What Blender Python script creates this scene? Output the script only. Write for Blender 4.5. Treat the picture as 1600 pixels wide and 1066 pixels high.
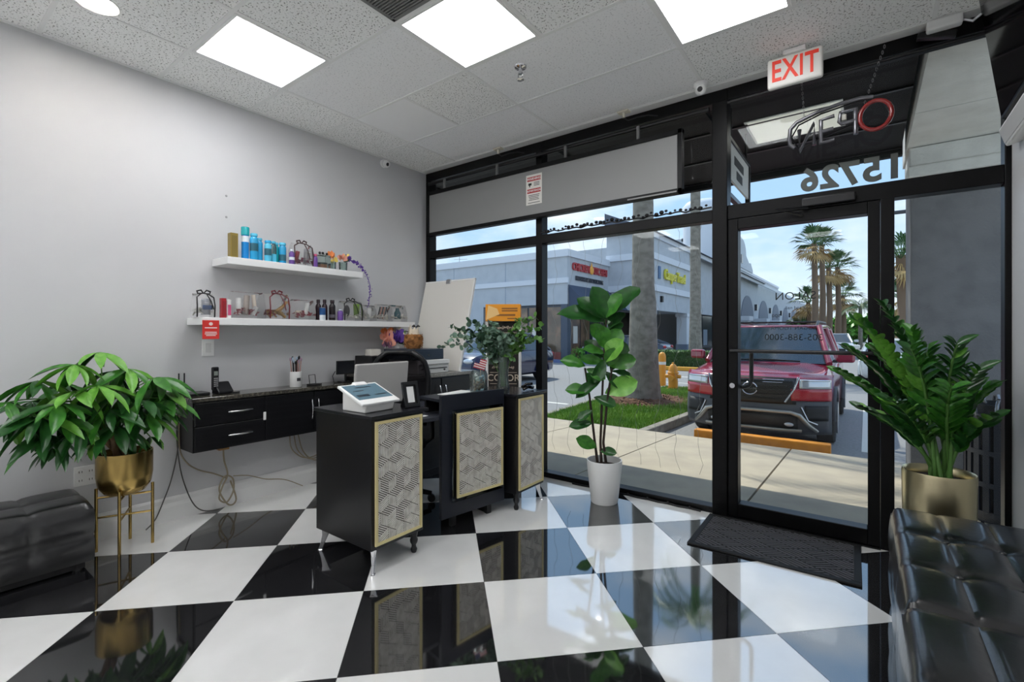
import bpy, math, random
from mathutils import Matrix, Vector
random.seed(7)
scene = bpy.context.scene
for _o in list(bpy.data.objects): bpy.data.objects.remove(_o)
COL = scene.collection
# ------------------------------------------------------------------ camera
cam_d = bpy.data.cameras.new('camera'); cam = bpy.data.objects.new('camera', cam_d); COL.objects.link(cam)
cam_d.sensor_width = 36.0; cam_d.lens = 742.0 / 1600.0 * 36.0; cam_d.shift_y = -13.0 / 1600.0
cam_d.clip_start = 0.05; cam_d.clip_end = 600
cam.location = (0, 0, 1.30); cam.rotation_euler = (math.pi / 2, 0, 0.6407)
scene.camera = cam
# ------------------------------------------------------------------ world
world = bpy.data.worlds.new('sky'); scene.world = world; world.use_nodes = True
wt = world.node_tree; wt.nodes.clear()
def wn(t): return wt.nodes.new(t)
w_out = wn('ShaderNodeOutputWorld'); w_bg = wn('ShaderNodeBackground'); w_tc = wn('ShaderNodeTexCoord')
w_sep = wn('ShaderNodeSeparateXYZ'); w_ramp = wn('ShaderNodeValToRGB')
wt.links.new(w_tc.outputs['Generated'], w_sep.inputs[0]); wt.links.new(w_sep.outputs['Z'], w_ramp.inputs[0])
e = w_ramp.color_ramp.elements
e[0].position = 0.0; e[0].color = (0.42, 0.48, 0.53, 1); e[1].position = 0.75; e[1].color = (0.16, 0.27, 0.46, 1)
q = e.new(0.22); q.color = (0.23, 0.345, 0.51, 1)
w_map = wn('ShaderNodeMapping'); w_map.inputs['Scale'].default_value = (1.0, 1.0, 2.6); w_map.inputs['Location'].default_value = (0.35, 0.1, 0.2)
w_noise = wn('ShaderNodeTexNoise'); w_noise.inputs['Scale'].default_value = 3.2; w_noise.inputs['Detail'].default_value = 7; w_noise.inputs['Roughness'].default_value = 0.55
w_cr = wn('ShaderNodeValToRGB'); w_cr.color_ramp.elements[0].position = 0.46; w_cr.color_ramp.elements[1].position = 0.70
w_mix = wn('ShaderNodeMixRGB'); w_mix.inputs[2].default_value = (0.51, 0.52, 0.55, 1)
wt.links.new(w_tc.outputs['Generated'], w_map.inputs[0]); wt.links.new(w_map.outputs[0], w_noise.inputs['Vector'])
wt.links.new(w_noise.outputs[0], w_cr.inputs[0]); wt.links.new(w_cr.outputs[0], w_mix.inputs[0])
wt.links.new(w_ramp.outputs[0], w_mix.inputs[1]); wt.links.new(w_mix.outputs[0], w_bg.inputs[0])
w_bg.inputs[1].default_value = 0.92
wt.links.new(w_bg.outputs[0], w_out.inputs[0])
# ------------------------------------------------------------------ sun
sun_d = bpy.data.lights.new('sun', 'SUN'); sun_d.energy = 1.75; sun_d.angle = 0.009; sun_d.color = (1.0, 0.94, 0.84)
sun = bpy.data.objects.new('sun', sun_d); COL.objects.link(sun)
sun.rotation_euler = Vector((-0.56, 0.42, 1.0)).to_track_quat('Z', 'Y').to_euler(); sun.location = (-4, 8, 14)
PANEL_EMIT = 5.6
# ------------------------------------------------------------------ view
vs = scene.view_settings; vs.view_transform = 'Standard'; vs.look = 'None'; vs.exposure = 1.38; vs.gamma = 1.0; vs.use_curve_mapping = False
scene.cycles.diffuse_bounces = 8; scene.cycles.max_bounces = 14; scene.cycles.transparent_max_bounces = 24
# ------------------------------------------------------------------ helpers
PI = math.pi
def lin(c):
    if isinstance(c, str):
        c = tuple(int(c[i:i + 2], 16) / 255 for i in (0, 2, 4))
    return tuple(x / 12.92 if x <= 0.04045 else ((x + 0.055) / 1.055) ** 2.4 for x in c) + (1.0,)
MATS = {}
def mat(name, col, rough=0.5, metal=0.0, spec=0.5, noise=None, bump=None, coat=0.0, emit=None, trans=0.0, sub=0.0):
    """noise=(scale, second colour, lo, hi, stretch) ; bump=(scale, strength, stretch)"""
    if name in MATS: return MATS[name]
    m = bpy.data.materials.new(name); m.use_nodes = True; nt = m.node_tree
    b = nt.nodes['Principled BSDF']
    b.inputs['Base Color'].default_value = lin(col); b.inputs['Roughness'].default_value = rough
    b.inputs['Metallic'].default_value = metal; b.inputs['Specular IOR Level'].default_value = spec
    b.inputs['Coat Weight'].default_value = coat; b.inputs['Coat Roughness'].default_value = 0.05
    if trans: b.inputs['Transmission Weight'].default_value = trans
    if emit: b.inputs['Emission Color'].default_value = lin(emit[0]); b.inputs['Emission Strength'].default_value = emit[1]
    def coords(stretch):
        tc = nt.nodes.new('ShaderNodeTexCoord'); mp = nt.nodes.new('ShaderNodeMapping')
        mp.inputs['Scale'].default_value = stretch or (1, 1, 1)
        nt.links.new(tc.outputs['Object'], mp.inputs[0]); return mp.outputs[0]
    if noise:
        sc, c2, lo, hi = noise[:4]; st = noise[4] if len(noise) > 4 else None
        n = nt.nodes.new('ShaderNodeTexNoise'); n.inputs['Scale'].default_value = sc; n.inputs['Detail'].default_value = 5
        nt.links.new(coords(st), n.inputs['Vector'])
        r = nt.nodes.new('ShaderNodeValToRGB'); r.color_ramp.elements[0].position = lo; r.color_ramp.elements[1].position = hi
        r.color_ramp.elements[0].color = lin(col); r.color_ramp.elements[1].color = lin(c2)
        nt.links.new(n.outputs[0], r.inputs[0]); nt.links.new(r.outputs[0], b.inputs['Base Color'])
    if bump:
        sc, s = bump[:2]; st = bump[2] if len(bump) > 2 else None
        n = nt.nodes.new('ShaderNodeTexNoise'); n.inputs['Scale'].default_value = sc; n.inputs['Detail'].default_value = 4
        nt.links.new(coords(st), n.inputs['Vector'])
        bp = nt.nodes.new('ShaderNodeBump'); bp.inputs['Strength'].default_value = s; bp.inputs['Distance'].default_value = 0.01
        nt.links.new(n.outputs[0], bp.inputs['Height']); nt.links.new(bp.outputs[0], b.inputs['Normal'])
    MATS[name] = m; return m
def glassy(name, tint, ior=1.45, rough=0.0, body=None):
    """thin clear sheet: transparent with a fresnel reflection, optional faint diffuse body (amount, colour)"""
    if name in MATS: return MATS[name]
    m = bpy.data.materials.new(name); m.use_nodes = True; nt = m.node_tree; nt.nodes.clear()
    o = nt.nodes.new('ShaderNodeOutputMaterial'); t = nt.nodes.new('ShaderNodeBsdfTransparent'); g = nt.nodes.new('ShaderNodeBsdfGlossy')
    f = nt.nodes.new('ShaderNodeFresnel'); mx = nt.nodes.new('ShaderNodeMixShader')
    t.inputs[0].default_value = lin(tint); g.inputs['Roughness'].default_value = rough; f.inputs[0].default_value = ior
    src = t.outputs[0]
    if body:
        d = nt.nodes.new('ShaderNodeBsdfDiffuse'); d.inputs[0].default_value = lin(body[1])
        m2 = nt.nodes.new('ShaderNodeMixShader'); m2.inputs[0].default_value = body[0]
        nt.links.new(t.outputs[0], m2.inputs[1]); nt.links.new(d.outputs[0], m2.inputs[2]); src = m2.outputs[0]
    nt.links.new(f.outputs[0], mx.inputs[0]); nt.links.new(src, mx.inputs[1]); nt.links.new(g.outputs[0], mx.inputs[2])
    nt.links.new(mx.outputs[0], o.inputs[0]); MATS[name] = m; return m
def frame_from(d):
    d = Vector(d).normalized(); a = Vector((0, 0, 1)) if abs(d.z) < 0.95 else Vector((1, 0, 0))
    u = d.cross(a).normalized(); return u, d.cross(u).normalized()
class MB:
    def __init__(s): s.v = []; s.f = []
    def add(s, vs_, fs, M=None):
        o = len(s.v)
        s.v += [tuple(M @ Vector(p)) if M else tuple(p) for p in vs_]; s.f += [tuple(i + o for i in f) for f in fs]; return s
    def box(s, x0, x1, y0, y1, z0, z1, M=None):
        return s.add([(x0, y0, z0), (x1, y0, z0), (x1, y1, z0), (x0, y1, z0), (x0, y0, z1), (x1, y0, z1), (x1, y1, z1), (x0, y1, z1)],
                     [(3, 2, 1, 0), (4, 5, 6, 7), (0, 1, 5, 4), (1, 2, 6, 5), (2, 3, 7, 6), (3, 0, 4, 7)], M)
    def tube(s, pts, r, n=8, closed=False):
        pts = [Vector(p) for p in pts]; N = len(pts); vs_ = []; fs = []
        rr = r if isinstance(r, (list, tuple)) else [r] * N
        u = None
        for i, p in enumerate(pts):
            a = pts[(i - 1) % N] if (closed or i) else p; b = pts[(i + 1) % N] if (closed or i < N - 1) else p
            d = b - a
            if d.length < 1e-9: d = Vector((0, 0, 1))
            d.normalize()
            if u is None: u, w = frame_from(d)
            else:
                u = (u - d * u.dot(d))
                u = u.normalized() if u.length > 1e-6 else frame_from(d)[0]
            w = d.cross(u)
            for k in range(n):
                t = 2 * PI * k / n; vs_.append(p + (u * math.cos(t) + w * math.sin(t)) * rr[i])
        for i in range(N if closed else N - 1):
            j = (i + 1) % N
            for k in range(n): fs.append((i * n + k, i * n + (k + 1) % n, j * n + (k + 1) % n, j * n + k))
        if not closed: fs.append(tuple(reversed(range(n)))); fs.append(tuple((N - 1) * n + k for k in range(n)))
        return s.add(vs_, fs)
    def cyl(s, p0, p1, r0, r1=None, n=12): return s.tube([p0, p1], [r0, r0 if r1 is None else r1], n)
    def lathe(s, prof, c=(0, 0, 0), n=24, M=None, sx=1, sy=1):
        vs_ = []; fs = []
        for (r, z) in prof:
            for k in range(n):
                t = 2 * PI * k / n; vs_.append((c[0] + sx * r * math.cos(t), c[1] + sy * r * math.sin(t), c[2] + z))
        for i in range(len(prof) - 1):
            for k in range(n): fs.append((i * n + k, i * n + (k + 1) % n, (i + 1) * n + (k + 1) % n, (i + 1) * n + k))
        if prof[0][0] > 1e-6: fs.append(tuple(reversed(range(n))))
        if prof[-1][0] > 1e-6: fs.append(tuple((len(prof) - 1) * n + k for k in range(n)))
        return s.add(vs_, fs, M)
    def prism(s, poly, z0, z1, M=None):
        n = len(poly)
        return s.add([(x, y, z0) for x, y in poly] + [(x, y, z1) for x, y in poly],
                     [tuple(reversed(range(n))), tuple(range(n, 2 * n))] + [(i, (i + 1) % n, n + (i + 1) % n, n + i) for i in range(n)], M)
    def ball(s, c, r, n=10, m=6, sc=(1, 1, 1)):
        prof = [(max(1e-7, r * math.sin(PI * i / m)), -r * math.cos(PI * i / m)) for i in range(m + 1)]
        M = Matrix.Translation(c) @ Matrix.Diagonal((*sc, 1))
        return s.lathe(prof, n=n, M=M)
    def grid(s, fn, nu, nv, M=None):
        vs_ = [fn(i / nu, j / nv) for j in range(nv + 1) for i in range(nu + 1)]
        return s.add(vs_, [(j * (nu + 1) + i, j * (nu + 1) + i + 1, (j + 1) * (nu + 1) + i + 1, (j + 1) * (nu + 1) + i) for j in range(nv) for i in range(nu)], M)
    def mesh(s, name, m=None, smooth=0):
        me = bpy.data.meshes.new(name); me.from_pydata(s.v, [], s.f); me.update()
        if smooth:
            me.shade_smooth()
            if smooth < 180: me.set_sharp_from_angle(angle=math.radians(smooth))
        if m: me.materials.append(m)
        return me
    def build(s, name, m, parent=None, loc=(0, 0, 0), rz=0, smooth=0, bevel=0, seg=2, thick=0):
        o = bpy.data.objects.new(name, s.mesh(name, m, smooth)); COL.objects.link(o)
        o.location = loc; o.rotation_euler = (0, 0, rz); o.parent = parent
        if thick:
            t = o.modifiers.new('thick', 'SOLIDIFY'); t.thickness = thick; t.offset = 0
        if bevel:
            b = o.modifiers.new('bevel', 'BEVEL'); b.width = bevel; b.segments = seg; b.limit_method = 'ANGLE'; b.angle_limit = math.radians(40)
        return o
def tag(o, label, cat, group=None):
    o['label'] = label; o['category'] = cat
    if group: o['group'] = group
    return o
def thing(name, label, cat, loc=(0, 0, 0), rz=0, group=None):
    o = bpy.data.objects.new(name, None); COL.objects.link(o); o.location = loc; o.rotation_euler = (0, 0, rz); o.empty_display_size = 0.05
    return tag(o, label, cat, group)
def struct(name, label=None, loc=(0, 0, 0), mb=None, m=None, **k):
    if mb is None:
        o = bpy.data.objects.new(name, None); COL.objects.link(o); o.location = loc; o.empty_display_size = 0.05
    else: o = mb.build(name, m, loc=loc, **k)
    o['kind'] = 'structure'
    if label: o['label'] = label
    return o
def piece(name, me, parent, M=None, m=None):
    o = bpy.data.objects.new(name, me); COL.objects.link(o); o.parent = parent
    if M is not None: o.matrix_basis = M
    return o
def text_mb(body, size, depth=0.002, bold=0.0, align='CENTER', spacing=1.0, shear=0.0):
    cu = bpy.data.curves.new('letters', 'FONT'); cu.body = body; cu.size = size; cu.extrude = depth; cu.offset = bold
    cu.align_x = align; cu.align_y = 'CENTER'; cu.space_character = spacing; cu.shear = shear; cu.resolution_u = 4
    ob = bpy.data.objects.new('letters', cu); COL.objects.link(ob)
    dg = bpy.context.evaluated_depsgraph_get(); me = bpy.data.meshes.new_from_object(ob.evaluated_get(dg))
    mb = MB(); mb.v = [tuple(v.co) for v in me.vertices]; mb.f = [tuple(p.vertices) for p in me.polygons]
    bpy.data.objects.remove(ob); bpy.data.meshes.remove(me); bpy.data.curves.remove(cu); return mb
def xf(mb, M):
    mb.v = [tuple(M @ Vector(p)) for p in mb.v]; return mb
def face_M(loc, normal, up=(0, 0, 1)):
    """matrix taking the xy plane (text reads along +x, seen from +z) to a wall facing `normal`"""
    z = Vector(normal).normalized(); y = Vector(up); y = (y - z * y.dot(z)).normalized(); x = y.cross(z)
    return Matrix.Translation(loc) @ Matrix((x, y, z)).transposed().to_4x4()
def clip_poly(poly, x0, x1, y0, y1):
    def cut(P, ins, inter):
        out = []
        for i in range(len(P)):
            a, b = P[i - 1], P[i]
            if ins(b):
                if not ins(a): out.append(inter(a, b))
                out.append(b)
            elif ins(a): out.append(inter(a, b))
        return out
    def ix(X): return lambda a, b: (X, a[1] + (b[1] - a[1]) * (X - a[0]) / (b[0] - a[0]))
    def iy(Y): return lambda a, b: (a[0] + (b[0] - a[0]) * (Y - a[1]) / (b[1] - a[1]), Y)
    for ins, it in ((lambda p: p[0] >= x0, ix(x0)), (lambda p: p[0] <= x1, ix(x1)), (lambda p: p[1] >= y0, iy(y0)), (lambda p: p[1] <= y1, iy(y1))):
        poly = cut(poly, ins, it)
        if not poly: return []
    return poly
def area(p): return abs(sum(p[i - 1][0] * p[i][1] - p[i][0] * p[i - 1][1] for i in range(len(p)))) / 2
def leaf_mb(w=0.35, fold=0.12, curl=-0.15, nu=6, power=1.0, wav=0.0, ph=0.0, tipsharp=1.0):
    """leaf of length 1 along +x, blade in xy, face +z"""
    def fn(u, v):
        s = 2 * v - 1; x = u
        hw = w * 0.5 * (math.sin(PI * min(1, max(0, u ** power))) ** tipsharp) + 0.006
        z = abs(s) * fold * hw / (w * 0.5) * 0.5 + curl * u * u + wav * abs(s) * math.sin(u * 14 + ph + s)
        return (x, s * hw, z)
    return MB().grid(fn, nu, 4)
def leaf_M(base, d, length, up=(0, 0, 1), roll=0.0, wscale=1.0):
    x = Vector(d).normalized(); z = Vector(up); z = z - x * z.dot(x)
    if z.length < 1e-4: z = frame_from(x)[0]
    z.normalize(); y = z.cross(x)
    R = Matrix((x, y, z)).transposed().to_4x4() @ Matrix.Rotation(roll, 4, 'X')
    return Matrix.Translation(base) @ R @ Matrix.Diagonal((length, length * wscale, length, 1))
def bez(p0, p1, p2, n=10):
    p0, p1, p2 = Vector(p0), Vector(p1), Vector(p2)
    return [p0 * (1 - t) ** 2 + p1 * 2 * t * (1 - t) + p2 * t * t for t in [i / n for i in range(n + 1)]]
def copy_tree(o, parent=None):
    c = o.copy(); COL.objects.link(c); c.parent = parent
    for ch in list(o.children): copy_tree(ch, c)
    return c
# ------------------------------------------------------------------ materials
WALL = mat('wall_paint', 'cececf', 0.55, noise=(1.5, 'cacacc', 0.35, 0.7), bump=(160, 0.03))
WHITE = mat('white_satin', 'eeeeec', 0.4)
BLACKTILE = mat('black_floor_tile', '1b1b1d', 0.045, spec=0.75, noise=(6, '222224', 0.4, 0.7))
WHITETILE = mat('white_floor_tile', 'f2f2f0', 0.05, spec=0.75, noise=(5, 'ebebe9', 0.4, 0.75))
GROUT = mat('grout', '4c4c4e', 0.7)
for _n in ('BLACKTILE', 'WHITETILE'): globals()[_n].node_tree.nodes['Principled BSDF'].inputs['IOR'].default_value = 2.5
ACOUSTIC = mat('acoustic_tile', 'fafaf8', 0.9, noise=(92, '85857f', 0.58, 0.64), bump=(120, 0.35))
ACOUSTIC2 = mat('fine_acoustic_tile', 'fafafa', 0.9, noise=(90, 'c4c4c4', 0.58, 0.70), bump=(260, 0.2))
RAIL = mat('ceiling_rail', 'f0f0ee', 0.45)
ALU = mat('black_aluminium', '060607', 0.36, spec=0.22)
BLACK = mat('black_satin', '101013', 0.32)
BLACKM = mat('black_matte', '141416', 0.6)
BLACKWOOD = mat('black_wood', '0d0d10', 0.35, noise=(9, '17171a', 0.4, 0.7, (1, 0.15, 6)), bump=(14, 0.06, (1, 0.3, 8)))
NAVY = mat('dark_navy_laminate', '171b26', 0.4)
LEATHER = mat('black_leather', '0d0d0f', 0.30, spec=0.9, noise=(9, '1c1c1f', 0.45, 0.75), bump=(38, 0.08), coat=0.25)
GOLD = mat('brushed_gold', 'b59a5d', 0.26, metal=1.0, bump=(8, 0.03, (30, 30, 0.2)))
PALEGOLD = mat('pale_gold', 'd9cda6', 0.30, metal=1.0)
GOLDPAINT = mat('champagne_paint', 'd8c993', 0.42)
CHROME = mat('chrome', 'd8d8da', 0.10, metal=1.0)
STEEL = mat('brushed_steel', 'b8b8ba', 0.3, metal=1.0)
GLASS = glassy('window_glass', 'f8fbfa', ior=1.22)
VASEGLASS = glassy('vase_glass', 'e6efec', ior=1.5, body=(0.10, 'c8d4d0'))
BAG = glassy('clear_cellophane', 'fbfbfb', ior=1.35, rough=0.08, body=(0.06, 'f4f4f4'))
GREEN = mat('leaf_green', '2f6a22', 0.34, noise=(5, '47862d', 0.4, 0.7))
GREENL = mat('leaf_green_light', '5c9a33', 0.36, noise=(5, '79b24a', 0.4, 0.7))
GREEND = mat('leaf_green_dark', '1d4a1e', 0.30, noise=(6, '2c5e26', 0.4, 0.7))
STEMB = mat('brown_stem', '6b5238', 0.7, noise=(20, '8a6f50', 0.4, 0.7))
STEMG = mat('green_stem', '4f7a36', 0.5)
SOIL = mat('soil', '2c2119', 0.95, noise=(40, '4a3a2c', 0.4, 0.7), bump=(60, 0.6))
GRANITE = mat('granite', '3d3b36', 0.10, noise=(70, '6f6a5e', 0.45, 0.7))
# ================================================================== room shell
WL, WR, WW, YB, H = -3.86, 0.62, 3.646, -3.40, 3.035
# floor: grout bed with single diagonal tiles
floor = struct('floor', 'glossy black and white checkered tile floor', mb=MB().box(WL, WR, YB, WW + 0.02, -0.06, -0.0015), m=GROUT)
TS = 0.6072; FO = (-2.456, 0.181); c45 = math.sqrt(0.5)
for a in range(-9, 14):
    for b in range(-9, 14):
        P = [(FO[0] + TS * c45 * (i - j), FO[1] + TS * c45 * (i + j)) for i, j in ((a, b), (a + 1, b), (a + 1, b + 1), (a, b + 1))]
        cx = sum(p[0] for p in P) / 4; cy = sum(p[1] for p in P) / 4
        k = 1 - 0.0022 / TS; P = [(cx + (p[0] - cx) * k, cy + (p[1] - cy) * k) for p in P]
        P = clip_poly(P, WL, WR, YB, WW + 0.02)
        if len(P) < 3 or area(P) < 0.0015: continue
        MB().prism([(x - cx, y - cy) for x, y in P], -0.010, 0.0).build('tile', BLACKTILE if (a + b) % 2 == 0 else WHITETILE, floor, loc=(cx, cy, 0))
struct('wall_left', 'plain white painted wall', mb=MB().box(WL - 0.14, WL, YB, WW + 0.1, -0.06, H + 0.1), m=WALL)
wr = struct('wall_right', 'white painted wall beside the glass entrance', mb=MB().box(WR, WR + 0.14, YB, WW + 0.06, -0.06, H + 0.1), m=WALL)
struct('wall_back', 'white wall behind the viewer', mb=MB().box(WL - 0.14, WR + 0.14, YB - 0.14, YB, -0.06, H + 0.1), m=WALL)
bb = MB()
bb.prism([(0, 0), (0.022, 0), (0.022, 0.10), (0.014, 0.125), (0.014, 0.15), (0.006, 0.165), (0, 0.165)], 0, 3.60 - YB,
         Matrix(((1, 0, 0, WL), (0, 0, 1, YB), (0, 1, 0, 0), (0, 0, 0, 1))))
struct('baseboard_left', 'white moulded baseboard', mb=bb, m=mat('baseboard_paint', 'e2e2e0', 0.35))
struct('baseboard_right', mb=MB().box(WR - 0.015, WR, YB, WW - 0.1, 0, 0.14), m=MATS['baseboard_paint'])
# ceiling: plenum slab, rails and single tiles
ceil = struct('ceiling', 'suspended acoustic tile ceiling', mb=MB().box(WL - 0.14, WR + 0.14, YB - 0.14, WW + 0.1, H + 0.03, H + 0.10), m=WHITE)
GX = [-3.34 + 0.607 * k for k in range(7)]; GY = [1.155 + 0.59 * k for k in range(5)]
yl = GY[0]
ys = []
while yl > YB + 0.1: yl -= 0.59; ys.insert(0, yl)
GYA = [max(YB, ys[0])] + ys[1:] + GY if ys[0] > YB else [YB] + ys[1:] + GY
GXA = [WL] + GX + [WR]
doubles = {(1, GY[1]), (3, GY[2]), (1, GY[3]), (3, GY[3]), (5, GY[3])}     # two cells wide, starting at that column
lights = {(1, GY[0]), (3, GY[1]), (5, GY[2])}
flat = {(1, GY[2])}; fine = {(1, GY[1]), (3, GY[2]), (1, GY[3]), (3, GY[3])}
vents = {(3, GY[0])}
for yb_i in range(len(ys)):
    if yb_i == len(ys) - 1: continue
    if yb_i % 3 == 1: lights |= {(1, GYA[yb_i]), (5, GYA[yb_i])}
    if yb_i % 3 == 2: lights |= {(3, GYA[yb_i])}
FLATPANEL = mat('flat_white_panel', 'fbfbfb', 0.7)
light_cells = []; vent_cells = []
for j in range(len(GYA) - 1):
    i = 0
    while i < len(GXA) - 1:
        key = (i, GYA[j]); span = 2 if key in doubles else 1
        x0, x1 = GXA[i], GXA[min(i + span, len(GXA) - 1)]; y0, y1 = GYA[j], GYA[j + 1]
        if key in lights: light_cells.append((x0, x1, y0, y1))
        elif key in vents: vent_cells.append((x0, x1, y0, y1))
        elif x1 - x0 > 0.05:
            w, d = x1 - x0, y1 - y0; m = FLATPANEL if key in flat else ACOUSTIC2 if key in fine else ACOUSTIC
            MB().box(-w / 2 + 0.004, w / 2 - 0.004, -d / 2 + 0.004, d / 2 - 0.004, 0, 0.014).build('ceiling_tile', m, ceil, loc=((x0 + x1) / 2, (y0 + y1) / 2, H + 0.004))
        i += span
def rail(x0, x1, y0, y1): MB().box(x0, x1, y0, y1, H, H + 0.006).build('rail', RAIL, ceil)
for y in GYA[1:]: rail(WL, WR, y - 0.011, y + 0.011)
for j in range(len(GYA) - 1):
    for i in range(1, len(GXA) - 1):
        if (i - 1, GYA[j]) in doubles: continue
        rail(GXA[i] - 0.011, GXA[i] + 0.011, GYA[j] + 0.011, GYA[j + 1] - 0.011)
MB().box(WL, WL + 0.02, YB, GYA[-1], H - 0.003, H + 0.006).build('rail', RAIL, ceil)
MB().box(WL, WR, GYA[-1], WW + 0.05, H - 0.004, H + 0.02).build('border_strip', WHITE, ceil)
EMIT = mat('light_diffuser', 'ffffff', 0.5, emit=('fcfdff', PANEL_EMIT))
lab = {(1, GY[0]): 'square white LED ceiling panel nearest the left wall', (3, GY[1]): 'square white LED ceiling panel in front of the sprinkler', (5, GY[2]): 'square white LED ceiling panel closest to the exit sign'}
for (x0, x1, y0, y1) in light_cells:
    key = next((k for k in lab if abs(GXA[k[0]] - x0) < 1e-6 and abs(k[1] - y0) < 1e-6), None)
    t = thing('ceiling_light', lab[key] if key else 'square white LED ceiling panel behind the viewer', 'light', ((x0 + x1) / 2, (y0 + y1) / 2, H + 0.002), 0, 'LED ceiling panels')
    w, d = (x1 - x0) / 2 - 0.012, (y1 - y0) / 2 - 0.012; f = 0.018
    MB().box(-w, w, -d, -d + f, -0.004, 0.02).box(-w, w, d - f, d, -0.004, 0.02).box(-w, -w + f, -d + f, d - f, -0.004, 0.02).box(w - f, w, -d + f, d - f, -0.004, 0.02).build('frame', WHITE, t)
    MB().box(-w + f, w - f, -d + f, d - f, 0.002, 0.012).build('diffuser', EMIT, t)
for (x0, x1, y0, y1) in vent_cells:
    t = thing('ceiling_vent', 'dark grey square air return grille in the ceiling', 'vent', ((x0 + x1) / 2, (y0 + y1) / 2, H))
    w, d = (x1 - x0) / 2 - 0.012, (y1 - y0) / 2 - 0.012
    MB().box(-w, w, -d, d, 0.012, 0.02).build('backing', mat('vent_dark', '2e2e2e', 0.8), t)
    gm = mat('vent_grey', '7d7d7b', 0.5)
    MB().box(-w, w, -d, -d + .02, 0, 0.012).box(-w, w, d - .02, d, 0, 0.012).box(-w, -w + .02, -d, d, 0, 0.012).box(w - .02, w, -d, d, 0, 0.012).build('frame', gm, t)
    sl = MB().box(-w + .02, w - .02, -0.004, 0.004, 0.0, 0.010).mesh('slat', gm)
    n = 30
    for k in range(n): piece('slat', sl, t, Matrix.Translation((0, -d + 0.03 + k * (2 * d - 0.06) / (n - 1), 0.001)))
t = thing('downlight', 'round recessed downlight glowing in the ceiling above the plant', 'light', (-3.25, 0.70, H + 0.003))
MB().lathe([(0.075, 0.0), (0.092, -0.006), (0.095, 0.002)], n=32).build('trim_ring', WHITE, t, smooth=40)
MB().lathe([(0.0001, -0.002), (0.075, -0.002)], n=32).build('lens', mat('downlight_lens', 'ffffff', 0.5, emit=('fffaf2', 4.5)), t)
# ------------------------------------------------------------------ storefront frames
def frame_box(parent, name, x0, x1, z0, z1, y0=WW - 0.045, y1=WW + 0.055, m=ALU, bev=0.004): return MB().box(x0, x1, y0, y1, z0, z1).build(name, m, parent, bevel=bev)
def pane(parent, x0, x1, z0, z1): return MB().box(x0 - 0.008, x1 + 0.008, WW - 0.003, WW + 0.003, z0 - 0.008, z1 + 0.008).build('pane', GLASS, parent)
TB0, TB1, HB = 2.105, 2.185, 2.945
w1 = struct('window_1', 'tall storefront window in black aluminium frame by the corner')
frame_box(w1, 'jamb', -3.86, -3.80, 0, HB); frame_box(w1, 'mullion', -2.415, -2.35, 0, HB)
frame_box(w1, 'head_rail', -3.86, -2.35, HB, H); frame_box(w1, 'transom_bar', -3.80, -2.415, TB0, TB1); frame_box(w1, 'sill', -3.80, -2.415, 0, 0.045)
pane(w1, -3.80, -2.415, 0.045, TB0); pane(w1, -3.80, -2.415, TB1, HB)
w2 = struct('window_2', 'tall storefront window in black aluminium frame beside the door')
frame_box(w2, 'mullion', -0.885, -0.785, 0, HB, WW - 0.06); frame_box(w2, 'head_rail', -2.35, -0.785, HB, H)
frame_box(w2, 'transom_bar', -2.35, -0.885, TB0, TB1); frame_box(w2, 'sill', -2.35, -0.885, 0, 0.045)
pane(w2, -2.35, -0.885, 0.045, TB0); pane(w2, -2.35, -0.885, TB1, HB)
w3 = struct('window_3', 'narrow sidelight window in black frame between door and right wall')
frame_box(w3, 'jamb', 0.07, 0.135, 0, TB0); frame_box(w3, 'jamb', 0.593, 0.62, 0, HB); frame_box(w3, 'head_rail', -0.785, 0.62, HB, H)
frame_box(w3, 'transom_bar', -0.785, 0.593, TB0 - 0.005, TB1 + 0.015); frame_box(w3, 'sill', 0.135, 0.593, 0, 0.06)
pane(w3, 0.135, 0.593, 0.06, TB0); pane(w3, -0.785, 0.593, TB1 + 0.015, HB)
d1 = struct('door_1', 'black framed glass entrance door with push bar')
frame_box(d1, 'stile', -0.783, -0.718, 0.012, 2.097); frame_box(d1, 'stile', 0.008, 0.068, 0.012, 2.097)
frame_box(d1, 'top_rail', -0.718, 0.008, 2.025, 2.097); frame_box(d1, 'bottom_rail', -0.718, 0.008, 0.012, 0.105)
pane(d1, -0.718, 0.008, 0.105, 2.025)
MB().box(-0.785, 0.07, WW - 0.06, WW + 0.06, 0.0, 0.010).build('threshold', ALU, d1)
pb = MB().cyl((-0.76, WW - 0.085, 1.175), (-0.01, WW - 0.085, 1.175), 0.013)
pb.cyl((-0.75, WW - 0.085, 1.175), (-0.75, WW - 0.03, 1.175), 0.012).cyl((0.03, WW - 0.085, 1.175), (0.03, WW - 0.03, 1.175), 0.012)
pb.cyl((-0.01, WW - 0.085, 1.175), (0.04, WW - 0.085, 1.175), 0.013)
pb.build('push_bar', BLACK, d1, smooth=40)
MB().tube([(-0.655, WW + 0.06, 1.165), (-0.655, WW + 0.085, 1.15), (-0.655, WW + 0.085, 0.96), (-0.668, WW + 0.085, 0.925), (-0.70, WW + 0.085, 0.91), (-0.745, WW + 0.06, 0.91)], 0.014).build('pull_handle', BLACK, d1, smooth=60)
dc = MB().box(-0.33, -0.05, WW - 0.10, WW - 0.045, 2.105, 2.16).build('door_closer', BLACK, d1, bevel=0.008)
MB().tube([(-0.30, WW - 0.08, 2.10), (-0.46, WW - 0.20, 2.09), (-0.33, WW - 0.06, 2.06)], 0.010, 6).build('closer_arm', BLACK, dc)
MB().cyl((-0.752, WW - 0.062, 0.93), (-0.752, WW - 0.042, 0.93), 0.018).build('lock', CHROME, d1, smooth=40)
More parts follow.
